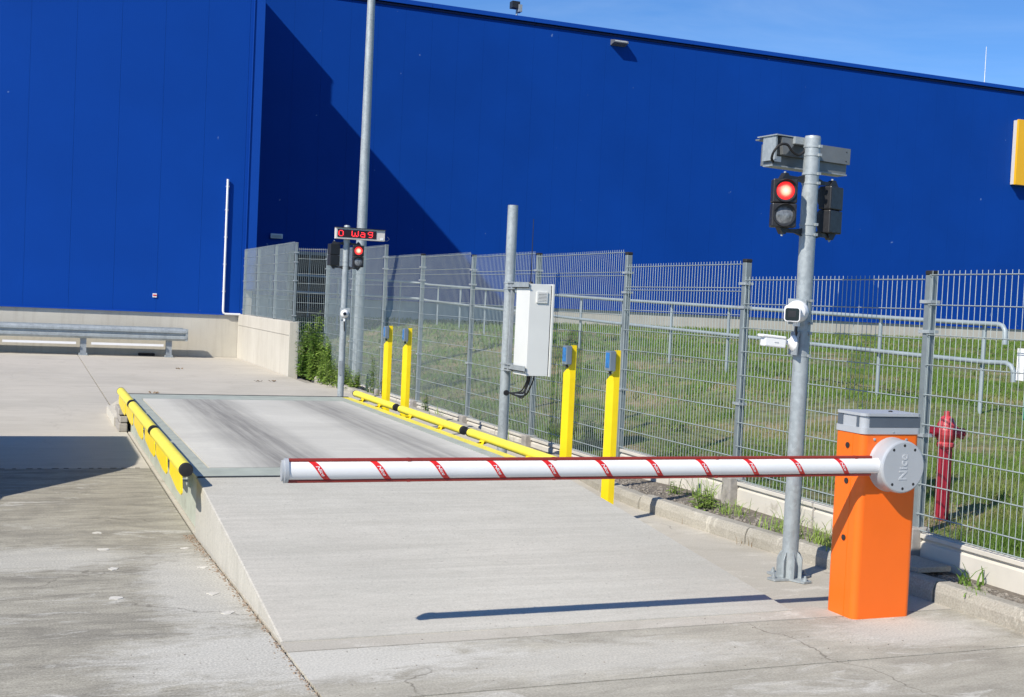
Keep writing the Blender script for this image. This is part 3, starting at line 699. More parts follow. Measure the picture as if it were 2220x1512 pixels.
for yy_ in (9.5, 10.65, 11.9, 13.0, 14.3, 15.1):
    MB().prism([(X1+.05, yy_, .375), (RX+.02, yy_, .375), (RX+.02, yy_, .40), (X1+.05, yy_, .33)], (0, .012, 0)).box(X1+.05, X1+.058, yy_-.05, yy_+.07, .29, .385).build('support_bracket', M['yellow'], wb)
    MB().prism([(RX-.08, yy_-.05, .30), (RX-.08, yy_+.11, .30), (RX-.04, yy_+.06, .40), (RX-.04, yy_-.05, .40)], (.006, 0, 0)).build('support_plate', M['yellow'], wb)
# ramps
rp = MB(); n = 22
def rx0(t): return 1.185+(1.108-1.185)*t
def rx1(t): return 4.155+(3.885-4.155)*t
rows = []
for i in range(n+1):
    t = i/n; y = 5.795+(8.51-5.795)*t; z = .006+(DZ-.010)*t+.006*math.sin(t*math.pi)
    rows.append([(rx0(t)-.0, y, -.05), (rx0(t)+rnd.uniform(-.002, .002), y, z-.004), (rx0(t)+.008, y, z), (rx1(t)-.008, y, z), (rx1(t)+rnd.uniform(-.002, .002), y, z-.006), (rx1(t), y, -.05)])
vs = [p for r_ in rows for p in r_]; k6 = 6
rp.add(vs, [(i*k6+k, i*k6+k+1, (i+1)*k6+k+1, (i+1)*k6+k) for i in range(n) for k in range(k6-1)])
rp.add(rows[0], [tuple(range(k6))]); rp.add(rows[-1], [tuple(reversed(range(k6)))])
tag(rp.build('concrete_ramp', M['ramp']), 'pale brushed concrete ramp rising from the foreground to the weighbridge deck', 'ramp')
rp = MB().prism([(1.12, 15.33, -.05), (1.12, 15.33, DZ), (1.12, 18.1, .01), (1.12, 18.1, -.05)], (2.78, 0, 0))
tag(rp.build('concrete_ramp', M['pave_side']), 'concrete ramp falling away behind the far end of the weighbridge deck', 'ramp')
eb = thing('end_block', (1.04, 15.2, 0), 'rough grey concrete end blocks beside the far left corner of the weighbridge', 'block')
for z, dx in ((0, 0), (.11, .012), (.2, -.008)): MB().box(1.0+dx, 1.10, 14.75, 15.32, z, z+.10 if z < .1 else z+.075).build('block', M['footing'], eb, bevel=.012)
MB().box(.985, 1.118, 15.33, 16.9, -.02, .11).build('block', M['wall'], eb)

# ================================================================== BARRIER GATE
bgte = thing('barrier_gate', (4.6, 5.66, 0), 'orange barrier gate cabinet with a lowered white arm carrying red striped labels', 'barrier')
bx0, bx1, by0, by1 = 4.392, 4.800, 5.545, 5.80
hz = 1.062
hb = MB().prism(rrect(bx0, bx1, by0, by1, .0, .040, 8), (0, 0, hz), smooth=False)
for i in range(len(hb.sm)): hb.sm[i] = False
ho = hb.build('housing', M['orange'], bgte, bevel=.004, seg=2)
MB().box(bx0-.0015, bx0+.004, by0+.085, by0+.088, .01, hz-.01).build('panel_seam', M['orange'], bgte)
for (yy_, zz) in ((5.672, .985), (5.666, .780), (5.662, .451)):
    MB().lathe([(.017, -.006), (.0165, -.002), (.013, 0.004)], (bx0, yy_, zz), 'X', 14).build('lock_hole', M['black'], bgte)
for (xx, zz) in ((4.474, 1.032), (4.698, 1.030)):
    MB().lathe([(0, -.006), (.008, -.004), (.009, .001)], (xx, by0, zz), 'Y', 8).build('screw', M['galv'], bgte)
cap = MB().prism(rrect(bx0-.006, bx1+.006, by0-.006, by1+.006, hz, .036, 6), (0, 0, .036)).build('cap_base', M['grey_plastic'], bgte, bevel=.004)
MB().prism(rrect(bx0+.006, bx1-.006, by0+.006, by1-.006, hz+.036, .034, 6), (0, 0, .066)).build('cap_core', M['grey_plastic'], bgte)
lw = MB(); lw.box(bx0+.045, bx1-.004, by0+.002, by0+.008, hz+.037, hz+.099).build('lamp_window', M['grey_win'], bgte, bevel=.001, seg=1)
MB().box(bx0+.001, bx0+.008, by0+.19, by1-.02, hz+.037, hz+.099).build('lamp_window', M['grey_win'], bgte)
MB().box(bx0+.001, bx0+.008, by0+.045, by0+.065, hz+.037, hz+.099).build('lamp_window', M['grey_win'], bgte)
MB().prism(rrect(bx0-.004, bx1+.004, by0-.004, by1+.004, hz+.102, .036, 6), (0, 0, .016)).build('cap_lid', M['grey_plastic'], bgte, bevel=.005)
MB().lathe([(.012, 0), (.012, .006), (0, .008)], (4.67, 5.66, hz+.118), 'Z', 10).build('lid_lock', M['black'], bgte)
MB().lathe([(0, -.004), (.006, -.002), (.006, .001)], (4.60, by0-.006, hz+.012), 'Y', 8).build('screw', M['galv'], bgte)
# pivot disc
DC = (4.597, 5.545, .888); DR = .150
dm = MB().lathe([(0, -.112), (DR*.93, -.112), (DR*.975, -.108), (DR, -.098), (DR+.002, -.02), (DR+.008, .0)], DC, 'Y', 48).build('pivot_disc', M['grey_plastic'], bgte)
yf = DC[1]-.112
for a in (90, 53, 127, 270, 233, 307):
    MB().lathe([(0.0, -.0006), (.0085, -.0006), (.0085, .004)], (DC[0]+math.cos(R(a))*.122, yf, DC[2]+math.sin(R(a))*.122), 'Y', 12).build('screw_hole', M['black'], dm)
tv, tf = text_mesh('Nice', .075, .0012, 1.05)
mb = MB(); ca, sa = 0, 1     # read from bottom to top
tb = [Vector((DC[0]-v[1]*1.0+.0, yf-.0025, DC[2]+v[0])) for v in tv]
mb.add(tb, [tuple(f) for f in tf])
tb2 = [p+Vector((0, .003, 0)) for p in tb]
from collections import Counter
ec = Counter(); 
for f in tf:
    for i in range(len(f)): ec[tuple(sorted((f[i], f[(i+1) % len(f)])))] += 1
side = []
for f in tf:
    for i in range(len(f)):
        a, b_ = f[i], f[(i+1) % len(f)]
        if ec[tuple(sorted((a, b_)))] == 1: side.append((a, b_, b_+len(tv), a+len(tv)))
mb.add(tb+tb2, side); mb.build('raised_lettering', simple('light_grey_plastic', (.50, .52, .54), .4, .1, .03), dm)
# arm
AY, AZ, AH, AD = 5.485, .891, .0435, .030
ax0, ax1 = 1.105, 4.475
ne = 28
ring = [(AY-AD*math.sin(2*math.pi*k/ne), AZ+AH*math.cos(2*math.pi*k/ne)) for k in range(ne)]
am = MB(); V_ = [(x, y, z) for x in (ax0, ax1) for y, z in ring]
am.add(V_, [(k, (k+1) % ne, ne+(k+1) % ne, ne+k) for k in range(ne)], True); am.add(V_[ne:], [tuple(range(ne))])
arm = am.build('arm', M['white'], bgte)
for s_ in (1, -1):
    zc = AZ+s_*(AH+.0055)
    MB().box(ax0, 4.41, AY-.011, AY+.011, min(zc-.0075, zc+.0075), max(zc-.0075, zc+.0075)).build('rubber_profile', M['red'], arm, bevel=.004, seg=2)
    for x in (1.70, 2.46, 3.4, 4.30): MB().box(x-.008, x+.008, AY-.0125, AY+.0125, zc-.008, zc+.008).build('profile_clip', M['red'], arm)
ep = [(AY-(AD+.006)*math.sin(2*math.pi*k/ne), AZ+(AH+.0145)*math.cos(2*math.pi*k/ne)) for k in range(ne)]
MB().prism([(ax0-.002, y, z) for y, z in ep], (.018, 0, 0), smooth=True).prism([(ax0-.014, AY+(y-AY)*.72, AZ+(z-AZ)*.86) for y, z in ep], (.0125, 0, 0), smooth=True).build('end_cap', M['grey_plastic'], arm, bevel=.003)
nv, nf = text_mesh('Nice', .025, .0004, .95)
def onarm(x, t, off):    # t: arc fraction -1 (top) .. 1 (bottom) over the front
    a = math.pi/2+t*math.pi/2*.97
    return Vector((x, AY-(AD+off)*math.sin(a), AZ+(AH+off)*math.cos(a)))
arclen = .118
for k in range(11):
    xc = 1.268+.2935*k; mb = MB(); ns = 14; vs = []
    for i in range(ns+1):
        t = -1+2*i/ns; sh = .045*t
        for dx in (-.0165, .0165): vs.append(onarm(xc+sh+dx, t*.93, .0012))
    mb.add(vs, [(2*i, 2*i+1, 2*i+3, 2*i+2) for i in range(ns)], True)
    st_ = mb.build('striped_label', M['redsticker'], arm)
    mb = MB(); vs = []
    for v in nv:
        t = v[0]/(arclen/2); vs.append(onarm(xc+.045*t+v[1]*1.0+.0, t*.93, .0022))
    mb.add(vs, [tuple(reversed(f)) for f in nf]); mb.build('lettering', M['lettering'], st_)

# ================================================================== POLES
def ring_(mb, x, y, z, r, h=.014, t=.004, n=20): mb.lathe([(r, 0), (r+t, 0), (r+t, h), (r, h)], (x, y, z), 'Z', n)
sp_ = thing('signal_pole', (4.64, 6.53, 0), 'galvanised steel pole on a gusseted base plate next to the orange barrier', 'pole')
px, py, pr = 4.645, 6.53, .052
MB().lathe([(pr, .012), (pr, 2.86), (pr-.004, 2.875), (0, 2.878)], (px, py, 0), 'Z', 32).build('pole_tube', M['galv'], sp_)
bpts = []
for k in range(4):
    a = R(90*k+12); c_ = Vector((px+math.cos(a)*.165, py+math.sin(a)*.165, .003)); tdir = Vector((-math.sin(a), math.cos(a), 0))
    bpts += [c_-tdir*.035, c_+tdir*.035]
    a2 = a+R(45); bpts.append(Vector((px+math.cos(a2)*.085, py+math.sin(a2)*.085, .003)))
MB().prism(bpts, (0, 0, .012)).build('base_plate', M['galv'], sp_, bevel=.002, seg=1)
for k in range(8):
    a = R(45*k+30); d = Vector((math.cos(a), math.sin(a), 0)); q = Vector((px, py, .015)); nrm = Vector((-d.y, d.x, 0))*.004
    MB().prism([q+d*pr*.95-nrm/2, q+d*(pr+.035)-nrm/2, q+d*(pr+.035)-nrm/2+Vector((0, 0, .12)), q+d*(pr+.016)-nrm/2+Vector((0, 0, .155)), q+d*pr*.95-nrm/2+Vector((0, 0, .17))], nrm).build('gusset', M['galv'], sp_)
for k in range(4):
    a = R(90*k+12); q = (px+math.cos(a)*.14, py+math.sin(a)*.14)
    MB().tube([(*q, 0), (*q, .045)], .008, 6).lathe([(.016, .014), (.016, .03), (0.008, .032)], (*q, 0), 'Z', 6).build('anchor_bolt', M['galv'], sp_)
for z in (2.80, 2.745, 2.625, 2.565, 2.30, 2.235, 1.81, 1.665, 1.60, 1.455):
    mb = MB(); ring_(mb, px, py, z, pr, .013, .004); mb.box(px+.01, px+.03, py-pr-.016, py-pr, z-.002, z+.015); mb.build('clamp_band', M['galv'], sp_)
MB().prism([(px-pr*1.0*math.sin(R(a))-.001*0, py-(pr+.0015)*math.cos(R(a)), .62) for a in range(-5, 50, 10)]+[(px-(pr-.002)*math.sin(R(a)), py-(pr-.002)*math.cos(R(a)), .62) for a in range(45, -10, -10)], (0, 0, .17)).build('hand_hole_cover', M['galv_dull'], sp_)

def lampmat(s):
    mt, t, b = newmat('lit_red_signal')
    tc_ = t.nodes.new('ShaderNodeTexCoord'); mp_ = t.nodes.new('ShaderNodeMapping'); mp_.inputs['Scale'].default_value = (1/(.052*s), 0, 1/(.052*s)); mp_.inputs['Location'].default_value = (0, 0, -.077/.052)
    t.links.new(tc_.outputs['Object'], mp_.inputs[0]); ln = N(t, 'ShaderNodeVectorMath', operation='LENGTH'); t.links.new(mp_.outputs[0], ln.inputs[0])
    nz = noise(t, coords(t, (1, 1, 1), 'Object'), 160/s, 2)
    ma = N(t, 'ShaderNodeMath', operation='MULTIPLY_ADD'); t.links.new(nz, ma.inputs[0]); ma.inputs[1].default_value = .25; t.links.new(ln.outputs['Value'], ma.inputs[2])
    c = ramp(t, ma.outputs[0], [(.2, (1., .72, .58)), (.62, (1., .42, .26)), (.86, (1., .07, .05)), (1., (.7, .02, .02))])
    t.links.new(c, b.inputs['Emission Color']); b.inputs['Emission Strength'].default_value = 1.35; b.inputs['Base Color'].default_value = (.5, .02, .02, 1)
    return mt
def signal_head(label, lit=True, scale=1.):
    o = thing('traffic_light', (0, 0, 0), label, 'traffic light')
    s = scale; wd, ht, dp_ = .078*s, .152*s, .05*s
    for k, zc in enumerate((.077*s, -.077*s)):
        MB().box(-wd, wd, -dp_, dp_*.85, zc-.0755*s, zc+.0755*s).build('housing', M['black'], o, bevel=.008*s, seg=2)
        MB().lathe([(.066*s, -dp_-.012*s), (.070*s, -dp_-.012*s), (.071*s, -dp_)], (0, 0, zc), 'Y', 28, caps=False).lathe([(.057*s, -dp_+.0*s), (.058*s, -dp_-.011*s), (.066*s, -dp_-.012*s)], (0, 0, zc), 'Y', 28, caps=False).build('bezel', M['black'], o)
        # short hood over the lens
        pts = []
        hv = []; nh = 14
        for i in range(nh+1):
            a = R(20+140*i/nh)
            for yy_ in (-dp_, -dp_-.045*s*math.sin(a)):
                hv.append((.069*s*math.cos(a), yy_, zc+.069*s*math.sin(a)))
        hv2 = [(x*1.035, y, zc+(z-zc)*1.035) for x, y, z in hv]
        q = len(hv)
        mb = MB(); mb.add(hv+hv2, [(2*i, 2*i+1, 2*i+3, 2*i+2) for i in range(nh)]+[(q+2*i+1, q+2*i, q+2*i+2, q+2*i+3) for i in range(nh)]+[(2*i+1, q+2*i+1, q+2*i+3, 2*i+3) for i in range(nh)], True)
        mb.build('hood', M['black'], o)
        lm_ = (lampmat(scale) if lit and k == 0 else M['clear_lens'])
        if lit or True:
            MB().lathe([(0, -dp_-.014*s), (.03*s, -dp_-.012*s), (.050*s, -dp_-.006*s), (.057*s, -dp_-.002*s)], (0, 0, zc), 'Y', 28).build('lens', lm_, o)
    return o
def place_head(o, hx, hy, hz_, rot, s=1., tox=None):
    o.location = (hx, hy, hz_); o.rotation_euler = (0, 0, rot)
    # brackets built in the head's frame, reaching to the pole
    d = Matrix.Rotation(-rot, 3, 'Z') @ Vector((tox[0]-hx, tox[1]-hy, 0))
    L = d.length; dn = d.normalized(); a = math.atan2(dn.y, dn.x)
    mt = Matrix.Rotation(a, 4, 'Z')
    for z, sg in ((.172*s, 1), (-.172*s, -1)):
        mb = MB()
        P = [(-.015*s, -.009*s, z-.012*sg*s), (L*.62, -.009*s, z-.018*sg*s), (L, -.009*s, z-.028*sg*s), (L, -.009*s, z+.028*sg*s), (L*.62, -.009*s, z+.008*sg*s), (0, -.009*s, z+.010*sg*s)]
        mb.prism([mt @ Vector(p) for p in P], mt.to_3x3() @ Vector((0, .02*s, 0))); mb.build('bracket_arm', M['black'], o)
        mb = MB().prism([mt @ Vector(p) for p in [(-.04*s, -.02*s, z-.018*sg*s), (.04*s, -.02*s, z-.018*sg*s), (.012*s, -.02*s, z+.022*sg*s), (-.012*s, -.02*s, z+.022*sg*s)]], mt.to_3x3() @ Vector((0, .04*s, 0))); mb.build('bracket_foot', M['black'], o)
        MB().lathe([(.008*s, 0), (.008*s, .012*s), (0, .014*s)], (0, 0, z+(.020 if sg > 0 else -.034)*s), 'Z', 8).build('bolt', M['galv'], o)
h1 = signal_head('black two lens traffic light showing red, on the pole near the orange barrier'); place_head(h1, 4.428, 6.50, 2.425, R(-24), 1., (px-.04, py))
h2 = signal_head('black traffic light turned away, on the right of the pole near the orange barrier'); place_head(h2, 4.845, 6.57, 2.415, R(203), 1., (px+.04, py))

# display housing seen from behind, top of that pole
db = thing('display_housing', (0, 0, 0), 'grey metal display housing seen from behind, clamped atop the pole near the barrier', 'display')
MB().box(-.255, .37, .02, .14, -.085, .055).build('case', M['alu'], db, bevel=.003)
MB().prism([(-.26, -.005, -.02), (-.26, -.005, .085), (-.26, .20, .095), (-.26, .20, .085), (-.26, .012, .075), (-.26, .012, -.02)], (.635, 0, 0)).build('hood', M['alu'], db)
MB().box(-.265, .36, .0, .10, -.095, -.0865).build('lower_lip', M['galv_dull'], db)
MB().prism([(-.285, -.05, .096), (-.14, -.05, .096), (-.14, -.05, .103), (-.285, -.05, .103)], (0, .2, 0)).box(-.275, -.262, -.03, .10, -.06, .0955).build('end_bracket', M['galv'], db)
MB().prism([(-.24, -.045, .09), (-.10, -.045, .09), (-.20, -.045, -.02), (-.22, -.045, -.02)], (0, .04, 0)).build('bracket_web', M['alu'], db)
MB().box(-.15, .02, -.07, -.02, .055, .10).build('pole_bracket', M['galv'], db)
MB().box(-.26, -.20, -.001, .002, -.065, -.03).build('type_plate', M['signwhite'], db)
for x in (.10, .34):
    for z in (.06, .0): MB().lathe([(0, -.003), (.004, -.002), (.004, .002)], (x, -.006, z), 'Y', 6).build('rivet', M['black'], db)
cb = MB(); P = [(-.02, -.07, .06), (-.06, -.085, .05), (-.10, -.09, .0), (-.14, -.09, -.02), (-.19, -.09, .0), (-.23, -.09, .035), (-.28, -.08, .03), (-.31, -.06, -.015), (-.30, -.03, -.055), (-.262, .0, -.07)]
def smoothpath(P, k=5):
    P = [Vector(p) for p in P]; out = []
    for i in range(len(P)-1):
        p0, p1, p2, p3 = P[max(i-1, 0)], P[i], P[i+1], P[min(i+2, len(P)-1)]
        for j in range(k):
            t = j/k; out.append(.5*((2*p1)+(p2-p0)*t+(2*p0-5*p1+4*p2-p3)*t*t+(3*p1-p0-3*p2+p3)*t**3))
    out.append(P[-1]); return out
cb.tube(smoothpath(P), .0085, 8); cb.build('cable', M['blackmatt'], db)
db.location = (4.675, 6.64, 2.765); db.rotation_euler = (0, R(1.0), R(5))

# cameras on that pole
c1 = thing('security_camera', (0, 0, 0), 'white turret camera with a dark square lens window, on the pole above the bullet camera', 'camera')
MB().lathe([(0, .03), (.062, .03), (.066, .02), (.066, .0), (.060, -.03), (.045, -.055), (.02, -.068), (0, -.07)], (0, 0, 0), 'Y', 28).build('ball_body', M['white_plastic'], c1)
MB().prism(rrect(-.062, .034, -.062, .03, 0, .014, 4), (0, 0, .001))
bb = MB(); pts = [(x, -.135, z) for x, z, _ in rrect(-.075, .015, -.058, .034, 0, .016, 4)]; bb.prism(pts, (0, .11, 0)); bb.build('lens_barrel', M['white_plastic'], c1, bevel=.003)
MB().prism([(x, -.137, z) for x, z, _ in rrect(-.069, .009, -.053, .018, 0, .012, 4)], (0, .01, 0)).build('lens_window', M['blackglass'], c1)
MB().prism([(x, -.139, z) for x, z, _ in rrect(-.052, -.008, -.034, .004, 0, .004, 3)], (0, .003, 0)).build('lens', M['black'], c1)
MB().box(-.055, .05, .03, .045, -.075, .075).build('mount_plate', M['galv'], c1)
MB().lathe([(.02, 0), (.02, .028)], (-.0, .0, -.085), 'Z', 12).build('cable_gland', M['white_plastic'], c1)
MB().tube(smoothpath([(0, 0, -.08), (0, .0, -.11), (.003, .01, -.135), (.018, .03, -.15)]), .007, 8).build('cable', M['black'], c1)
c1.location = (4.556, 6.470, 1.742); c1.rotation_euler = (0, 0, R(-34)); c1.scale = (1.1, 1.1, 1.1)
c2 = thing('security_camera', (0, 0, 0), 'white bullet camera pointing left on a cone mount, lower on the pole near the barrier', 'camera')
MB().box(-.20, -.045, -.032, .032, -.04, .022).build('body', M['white_plastic'], c2, bevel=.008)
MB().box(-.222, -.05, -.037, .037, .018, .036).build('sun_shield', M['white_plastic'], c2, bevel=.006)
MB().lathe([(.012, -.055), (.014, -.03), (.022, -.012), (.05, .015), (.052, .02)], (0, 0, 0), 'X', 24).build('cone_mount', M['white_plastic'], c2)
MB().box(.02, .03, -.05, .05, -.075, .075).build('mount_plate', M['galv_dull'], c2)
MB().box(-.13, -.10, -.0335, -.031, -.012, -.006).build('slot', M['grey_plastic'], c2)
c2.location = (4.545, 6.51, 1.54); c2.rotation_euler = (0, R(4), R(-6))

# pole with cabinet
mp = thing('cabinet_pole', (4.8, 12.1, 0), 'open topped galvanised pole carrying the light grey cabinet', 'pole')
MB().lathe([(.056, -.1), (.056, 2.775), (.050, 2.776), (.050, 2.70), (0, 2.70)], (4.8, 12.1, 0), 'Z', 28).build('pole_tube', M['galv'], mp)
for z in (1.93, 1.865, 1.06, .99):
    mb = MB(); ring_(mb, 4.8, 12.1, z, .056, .015, .005); mb.build('clamp_band', M['galv'], mp)
cbn = thing('cabinet', (4.93, 11.7, 1.45), 'tall light grey electrical cabinet with a small vent, hung on the open topped pole', 'cabinet')
MB().box(4.79, 5.035, 11.50, 11.86, .972, 1.93).build('body', M['cabinet'], cbn, bevel=.004)
MB().box(5.035, 5.045, 11.512, 11.848, .985, 1.92).build('door_seal', M['darkgap'], cbn)
MB().box(5.045, 5.07, 11.495, 11.865, .967, 1.935).build('door', M['cabinet'], cbn, bevel=.004)
vt = MB().box(4.868, 4.992, 11.485, 11.50, 1.735, 1.855).build('vent', M['cabinet'], cbn, bevel=.003)
MB().box(4.885, 4.975, 11.4835, 11.486, 1.752, 1.838).build('vent_recess', M['alu'], vt)
for k in range(6): MB().prism([(4.885, 11.482, 1.754+k*.0145), (4.885, 11.482, 1.760+k*.0145), (4.885, 11.488, 1.7665+k*.0145)], (.09, 0, 0)).build('louvre', M['cabinet'], vt)
for z in (1.915, 1.04):
    MB().box(4.765, 4.79, 11.48, 12.06, z-.03, z-.022).box(4.765, 4.772, 11.48, 12.06, z-.03, z+.03).build('bracket_rail', M['galv'], cbn)
    MB().box(4.75, 4.86, 11.88, 12.045, z-.045, z-.03).box(4.75, 4.86, 11.88, 12.045, z+.02, z+.035).build('bracket_rail', M['galv'], cbn)
MB().box(4.76, 4.80, 11.93, 11.96, .99, 1.93).build('back_rail', M['galv_dull'], cbn)
for k in range(7):
    dx = rnd.uniform(-.05, .06); dy = rnd.uniform(-.05, .05)
    MB().tube(smoothpath([(4.93+dx, 11.68+dy, .975), (4.93+dx*.8, 11.70+dy, .90), (4.90+dx*.5, 11.78+dy*.8, .80-.012*k), (4.87, 11.93, .765-.006*k), (4.835, 12.05, .75)]), .0075, 6).build('cable', M['black'] if k != 3 else M['galv_dull'], cbn)
MB().lathe([(.03, 0), (.025, .02), (.006, .03), (.005, .2), (.003, .68)], (4.86, 11.65, 1.93), 'Z', 10).build('antenna', M['black'], cbn)
MB().lathe([(0, -.004), (.03, -.003), (.034, .004)], (4.8+.0, 12.1-.054, .75), 'Y', 14).build('cable_hole', M['black'], mp)

# display pole
DPX, DPY, DS = 4.68, 18.97, .934
dpole = thing('display_pole', (DPX, DPY, 0), 'far galvanised pole behind the weighbridge corner, carrying the red LED board', 'pole')
MB().lathe([(.051, -.05), (.051, 2.835), (.045, 2.855), (0, 2.86)], (DPX, DPY, 0), 'Z', 24).build('pole_tube', M['galv'], dpole)
for z in (2.58, 2.50, 2.27, 2.20): 
    mb = MB(); ring_(mb, DPX, DPY, z, .051, .015, .005); mb.build('clamp_band', M['galv'], dpole)
MB().box(DPX-.055, DPX-.005, DPY-.056, DPY-.048, .45, .68).build('hand_hole_cover', M['galv_dull'], dpole)
led = thing('led_board', (0, 0, 0), 'pale LED board with red dot characters on the far pole', 'display')
MB().box(4.777, 5.641, 20.14, 20.24, 2.695, 2.885).build('case', M['beige_case'], led, bevel=.006)
MB().box(4.77, 5.65, 20.11, 20.25, 2.885, 2.893).build('hood', M['black'], led)
MB().box(4.805, 5.485, 20.132, 20.141, 2.725, 2.855).build('screen', M['led_off'], led)
MB().box(5.56, 5.61, 20.135, 20.141, 2.71, 2.75).build('type_plate', M['white'], led)
MB().tube(smoothpath([(5.64, 20.2, 2.71), (5.70, 20.2, 2.71), (5.735, 20.2, 2.74), (5.70, 20.2, 2.78)]), .004, 6).build('cable', M['galv_dull'], led)
G = {'0': ["01110", "10001", "10001", "10001", "10001", "10001", "01110"], 'W': ["1000001", "1000001", "1001001", "1001001", "1001001", "1010101", "0110110"],
     'a': ["00000", "01110", "00001", "01111", "10001", "10001", "01111"], 'g': ["01111", "10001", "10001", "01111", "00001", "00001", "01110"]}
dots = MB(); pt = .0145
for ch, x0 in (('0', 4.822), ('W', 5.05), ('a', 5.20), ('g', 5.335)):
    for rI, row in enumerate(G[ch]):
        for cI, q in enumerate(row):
            if q == '1':
                x = x0+cI*pt*1.25; z = 2.84-rI*pt; dots.box(x, x+pt*.95, 20.130, 20.1325, z-pt*.8, z)
dots.build('lit_characters', M['led'], led)
led.location = (DPX-5.01*DS, DPY-20.3*DS, 1.7*(1-DS)); led.scale = (DS, DS, DS)
h3 = signal_head('small traffic light showing red, on the far pole under the LED board', scale=1.14); place_head(h3, DPX+.178, DPY-.07, 2.368, R(-8), 1.14, (DPX+.04, DPY))
h4 = signal_head('traffic light turned away, on the left of the far pole under the LED board', scale=1.14); place_head(h4, DPX-.196, DPY+.02, 2.373, R(196), 1.14, (DPX-.04, DPY))
c3 = thing('security_camera', (0, 0, 0), 'small white dome camera facing the weighbridge, halfway up the far pole', 'camera')
MB().lathe([(0, -.10), (.03, -.095), (.055, -.07), (.072, -.03), (.072, .0)], (0, 0, 0), 'Y', 24).build('dome', M['white_plastic'], c3)
MB().lathe([(0, -.106), (.03, -.098)], (0, 0, -.0), 'Y', 16).build('lens', M['blackglass'], c3)
MB().box(-.085, .085, 0, .02, -.1, .1).build('mount_plate', M['galv'], c3)
MB().lathe([(.018, 0), (.018, .05)], (0, -.01, -.13), 'Z', 10).build('cable_gland', M['white_plastic'], c3)
MB().tube(smoothpath([(0, -.01, -.12), (0, 0, -.2), (.01, .02, -.3)]), .01, 6).build('cable', M['black'], c3)
c3.location = (DPX, DPY-.07, 1.438); c3.scale = (.93, .93, .93); c3.rotation_euler = (0, 0, R(-14))
# lamp post
lp = thing('lamp_post', (6.03, 23.2, 0), 'tall tapered galvanised lamp post behind the mesh fence, rising out of the photo', 'lamp post')
MB().lathe([(.118, -.1), (.115, 1.0), (.10, 3.0), (.075, 7.6), (.06, 9.5)], (6.02, 23.2, 0), 'Z', 28).build('pole_tube', M['galv'], lp)
MB().box(5.2, 6.1, 23.05, 23.35, 9.5, 9.6).build('lamp_head', M['alu'], lp)

# ================================================================== PHOTOCELL POSTS
def bollard(label):
    o = thing('sensor_post', (0, 0, 0), label, 'post', 'yellow sensor posts beside the weighbridge')
    mb = MB()
    mb.prism([(-.052, .004, -.1), (-.052, .004, 1.13), (-.022, .004, 1.17), (-.012, .004, 1.18), (-.012, -.028, 1.18), (-.012, -.028, -.1)][:0] or [(-.054, .0, -.1), (0, -.024, -.1), (.05, -.024, -.1), (.05, .03, -.1), (.044, .03, -.1), (.044, -.018, -.1), (0, -.018, -.1), (-.05, .006, -.1)], (0, 0, 1.24))
    mb.build('post_column', M['yellow'], o)
    MB().prism([(-.004, -.024, 1.14), (.05, -.024, 1.14), (.05, -.024, 1.38), (.0, -.024, 1.38), (.0, -.024, 1.2)], (0, .006, 0)).box(.044, .05, -.018, .03, 1.14, 1.38).build('post_head', M['yellow'], o)
    MB().prism([(-.054, .0, 1.14), (-.004, -.0225, 1.14), (-.004, -.0225, 1.21)], (.001, .006, 0)).build('post_shoulder', M['yellow'], o)
    MB().box(-.058, -.004, -.055, .03, 1.215, 1.375).build('sensor_housing', M['sensor'], o, bevel=.006)
    MB().box(-.061, -.057, -.045, .02, 1.24, 1.36).build('sensor_lens', M['sensorlens'], o)
    MB().lathe([(.012, 0), (.012, .03)], (-.03, -.01, 1.187), 'Z', 10).build('cable_gland', M['black'], o)
    return o
bl = bollard('yellow sensor post nearest the barrier, rising behind the end of the ramp'); bl.location = (4.30, 8.53, 0)
for (x, y, z, lb) in ((4.30, 9.36, 0, 'yellow sensor post, second from the barrier, beside the grey cabinet'),
                   (4.30, 14.15, -.02, 'yellow sensor post, third from the barrier, beside the tube guard joint'),
                   (4.30, 15.0, -.02, 'yellow sensor post farthest from the barrier, at the back of the weighbridge')):
    c_ = copy_tree(bl); c_.location = (x, y, z); c_['label'] = lb

# ================================================================== HYDRANT
hx, hy = 6.22, 6.92; hz0 = lawn_z(hx, hy)
hd = thing('fire_hydrant', (hx, hy, hz0), 'red pillar fire hydrant on the lawn just behind the mesh fence', 'hydrant')
mb = MB(); nfl = 48; rws = []
for z in (-.05, .56):
    rws.append([(hx+math.cos(2*math.pi*k/nfl)*(.047+.004*math.cos(8*2*math.pi*k/nfl)), hy+math.sin(2*math.pi*k/nfl)*(.047+.004*math.cos(8*2*math.pi*k/nfl)), hz0+z) for k in range(nfl)])
mb.add(rws[0]+rws[1], [(k, (k+1) % nfl, nfl+(k+1) % nfl, nfl+k) for k in range(nfl)], True); mb.build('standpipe', M['hydrant'], hd)
MB().lathe([(.052, .53), (.062, .545), (.062, .565), (.055, .575), (.068, .60), (.078, .63), (.078, .665), (.066, .69), (.066, .70), (.058, .715), (.048, .745), (.030, .762), (.02, .765)], (hx, hy, hz0), 'Z', 24).build('hydrant_head', M['hydrant_cap'], hd)
MB().lathe([(.022, .765), (.022, .795), (.012, .80), (0, .80)], (hx, hy, hz0), 'Z', 6).build('top_nut', M['hydrant_cap'], hd)
for (ax_, nm) in (((-1, .15, 0), 0), ((.55, -.83, 0), 1), ((1, .3, 0), 0)):
    d = Vector(ax_).normalized(); c_ = Vector((hx, hy, hz0+.645))
    MB().tube([c_+d*.06, c_+d*.10], .034, 14).tube([c_+d*.10, c_+d*.125], .042, 10).tube([c_+d*.125, c_+d*.138], .016, 5).build('outlet', M['hydrant_cap'] if nm else M['hydrant'], hd)

